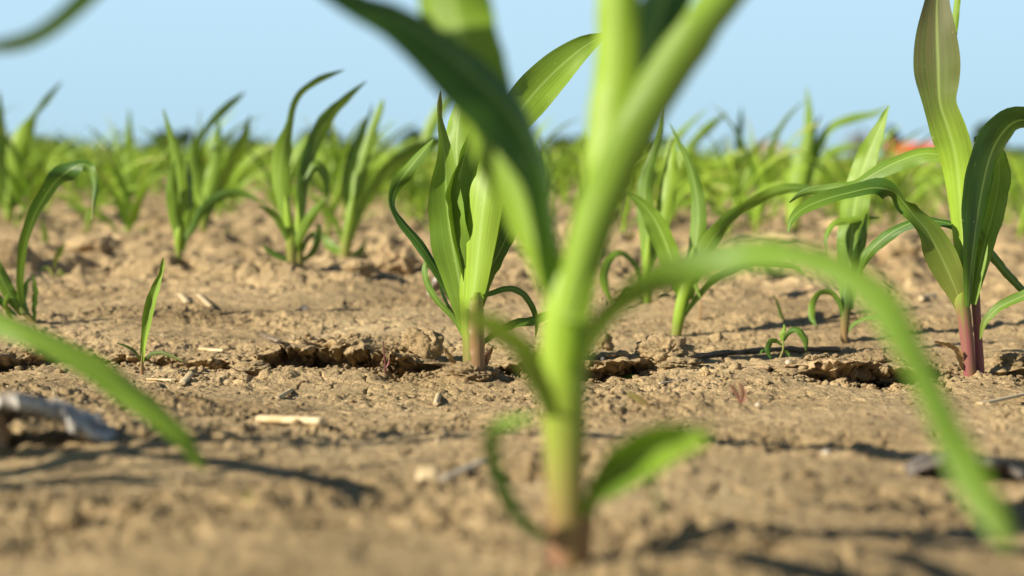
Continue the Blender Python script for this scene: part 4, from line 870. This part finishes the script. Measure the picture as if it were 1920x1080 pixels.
stick('straw_stalk', (817, 762), (823, 742), 11, STRAW, 'tiny bright straw chip below the sharp central plant')
stick('straw_stalk', (1236, 722), (1286, 714), 7, PEB, 'thin white splinter on the soil right of the big stem', oval=.5)
stick('straw_stalk', (1608, 702), (1652, 712), 11, STRAW, 'short whitish straw chip in front of the dark hollow at the right', oval=.5)
stick('straw_stalk', (492, 640), (524, 668), 13, WOOD, 'light brown wood splinter leaning into the dark crack', oval=.5, dz=.004)
stick('straw_stalk', (338, 556), (352, 572), 13, STRAW, 'pale straw bit on bare soil behind the seedling, left of its pair', oval=.5)
stick('straw_stalk', (372, 556), (396, 578), 10, STRAW, 'pale straw bit on bare soil behind the seedling, right of its pair', oval=.5)
stick('straw_stalk', (342, 722), (358, 704), 14, STRAW, 'squarish pale chip right of the seedling', oval=.4)
stick('straw_stalk', (374, 658), (420, 662), 8, STRAW, 'thin tan straw lying at the left start of the dark crack')
stick('straw_stalk', (1726, 566), (1784, 548), 11, STRAW, 'curved pale straw behind the tall plant, left of its stem', mid=(1750, 554))
stick('straw_stalk', (1836, 758), (1925, 746), 16, STRAW, 'broad blurred pale straw at the right edge in the foreground', oval=.35)
stick('straw_stalk', (1728, 556), (1768, 560), 9, PEB, 'short white chip behind the tall plant', oval=.5) if False else None
stick('straw_stalk', (520, 748), (548, 732), 10, STRAW, 'small grey tan chip between the seedling and the dark crack')
stick('straw_stalk', (275, 714), (330, 716), 5, STRAW, 'thin curled straw at the foot of the seedling')
stick('straw_stalk', (1010, 694), (1014, 700), 6, STRAW, 'tiny chip beside the blurred stem') if False else None
stick('twig', (1292, 678), (1575, 662), 13, WOOD, 'long thin brown twig lying behind the small weed', 'twig', mid=(1420, 668), jag=.2, lift=.5)
stick('twig', (1126, 708), (1160, 706), 13, DARKBARK, 'short dark twig right beside the big blurred stem', 'twig', jag=.2)
stick('twig', (700, 735), (745, 728), 6, WOOD, 'thin brown twig below the sharp central plant', 'twig', jag=.2) if False else None

def bark(name, px, py, wpx, hpx, seed, mat, label, cat, under=None):
    """a curved slab of crust or bark resting on its edges with a hollow underneath"""
    g, d = G(px, py); L = wpx / FP * d; hh = hpx / FP * d; dep = L * .35; nx_, ny_ = 40, 16
    root = empty(name, g); tag(root, label, cat)
    top = np.zeros((ny_, nx_, 3)); bot = np.zeros((ny_, nx_, 3))
    for j in range(ny_):
        for i in range(nx_):
            s = i / (nx_ - 1) * 2 - 1; t = j / (ny_ - 1) * 2 - 1
            o_ = Vector((s * 2 + seed, t * 1.5, 0))
            z = hh * (1 - abs(s) ** 2.4) * (.80 - .28 * t) * (1.25 - .55 * s) * .8 + hh * .12 * mnoise.noise(o_ * 1.5) + hh * .15 * mnoise.noise(o_ * 5) + hh * .08 * mnoise.noise(o_ * 13)
            x = s * L / 2 * (1 + .1 * mnoise.noise(o_)); yv = t * dep * (1 - .45 * s * s) * (1 + .3 * mnoise.noise(Vector((s * 4 + seed, 9, 0))) + .16 * mnoise.noise(Vector((s * 15 + seed, 3, 0)))) + dep
            top[j, i] = (x, yv, z + hh * .12); bot[j, i] = (x, yv, z - hh * (.10 + .16 * (1 - abs(s))))
    def quads(ny, nx, off=0):
        idx = np.arange(ny * nx).reshape(ny, nx) + off; return idx, np.stack([idx[:-1, :-1], idx[:-1, 1:], idx[1:, 1:], idx[1:, :-1]], -1).reshape(-1, 4)
    i1, F1 = quads(ny_, nx_); i2, F2 = quads(ny_, nx_, ny_ * nx_)
    rim = []
    for a_, b_ in ((i1[0], i2[0]), (i2[-1], i1[-1]), (i2[:, 0], i1[:, 0]), (i1[:, -1], i2[:, -1])):
        rim.append(np.stack([b_[:-1], b_[1:], a_[1:], a_[:-1]], -1))
    obj('bark_slab', mesh_np(name, np.vstack([top.reshape(-1, 3), bot.reshape(-1, 3)]), np.concatenate([F1, F2[:, ::-1], *rim]), mat), root)
    if under:
        V0, F0 = ico(4); V = np.array([np.array(v) * (1 + .4 * mnoise.noise(Vector(v) * 2 + Vector((seed, 0, 0)))) * [L * .16, dep * .5, hh * .5] + [-L * .36, dep * .35, hh * .2] for v in V0])
        obj('broken_end', mesh_np('broken_end', V, F0, under), root)
    return root
bark('bark_piece', 56, 838, 260, 80, 3, GREYWOOD, 'whitish blue arched piece of old bark at the left edge, hollow underneath', 'bark', TAN)
bark('bark_piece', 1840, 912, 250, 46, 8, DARKBARK, 'dark grey slab of rotten bark at the right edge behind the drooping leaf', 'bark')
bark('bark_piece', 832, 556, 60, 30, 12, GREYWOOD, 'small grey bark curl behind the sharp central plant', 'bark')

# ------------------------------------------------------------------ little weeds and sprouts
def sprout(name, px, py, label, leaves, cat='weed', tint=None):
    R_, D = root_at(name, px, py, label, cat)
    for pts, wid in leaves:
        traced_leaf(R_, D, pts, wid, phi=rng.uniform(-35, 35), tint=tint or [Y2, Y3], n=12)
RED = [(.3, .9, .1), (.3, .8, .1)]
sprout('weed_sprout', 1388, 756, 'pair of short reddish weed shoots in the open soil right of the big stem', [([(1388, 758), (1383, 742), (1375, 728), (1370, 722)], [6, 8, 8, 3]), ([(1388, 758), (1392, 740), (1390, 724), (1384, 718)], [6, 9, 8, 3]), ([(1390, 758), (1398, 745), (1397, 730)], [4, 6, 2])], tint=RED)
sprout('weed_sprout', 1205, 762, 'blurred pink fallen sprout just right of the big stem', [([(1222, 766), (1208, 755), (1192, 744), (1175, 737)], [7, 12, 12, 4])], tint=[(.5, .7, .1), (.7, .5, .1)])
sprout('weed_sprout', 1180, 710, 'tiny bright green clover leaf on soil right of the big stem', [([(1178, 712), (1182, 704), (1190, 702)], [4, 14, 5]), ([(1178, 712), (1170, 706), (1162, 705)], [4, 9, 3])], tint=[Y1, Y1])
sprout('weed_sprout', 723, 700, 'thin purple weed stalk standing in front of the dark crack', [([(723, 700), (722, 680), (720, 655), (719, 640)], [5, 4, 3, 2]), ([(723, 690), (728, 682), (731, 670)], [2, 4, 1])], tint=[(.1, 1, 0), (.1, 1, 0)])
sprout('weed_sprout', 104, 520, 'small half withered weed right of the hooked leaf plant', [([(102, 505), (104, 490), (112, 474), (120, 460)], [4, 10, 16, 4]), ([(100, 522), (94, 508), (86, 502), (76, 508)], [4, 7, 7, 2]), ([(104, 522), (112, 508), (118, 516), (122, 528)], [4, 8, 8, 2]), ([(120, 515), (135, 518), (155, 522)], [5, 8, 2])], tint=[(.5, .2, .4), Y3])
sprout('weed_sprout', 1478, 604, 'single thin grass blade on the slope above the small weed', [([(1470, 606), (1464, 590), (1458, 570), (1450, 552)], [3, 7, 6, 2])], tint=[Y3, Y2])
sprout('weed_sprout', 1313, 603, 'thin withered tan stalk right of the pale leaning stem', [([(1311, 603), (1313, 585), (1315, 565)], [4, 5, 3])], tint=[BR, BR])
sprout('weed_sprout', 462, 945, 'tiny blurred green sprout in the foreground at the left', [([(466, 952), (466, 938), (462, 925)], [6, 10, 3]), ([(466, 952), (474, 942), (480, 932)], [4, 8, 2])], tint=[Y3, Y2])
sprout('weed_sprout', 82, 470, 'pale narrow sprout leaning left, behind the hooked leaf', [([(86, 455), (84, 435), (78, 412)], [10, 12, 4])], tint=[Y1, Y2])
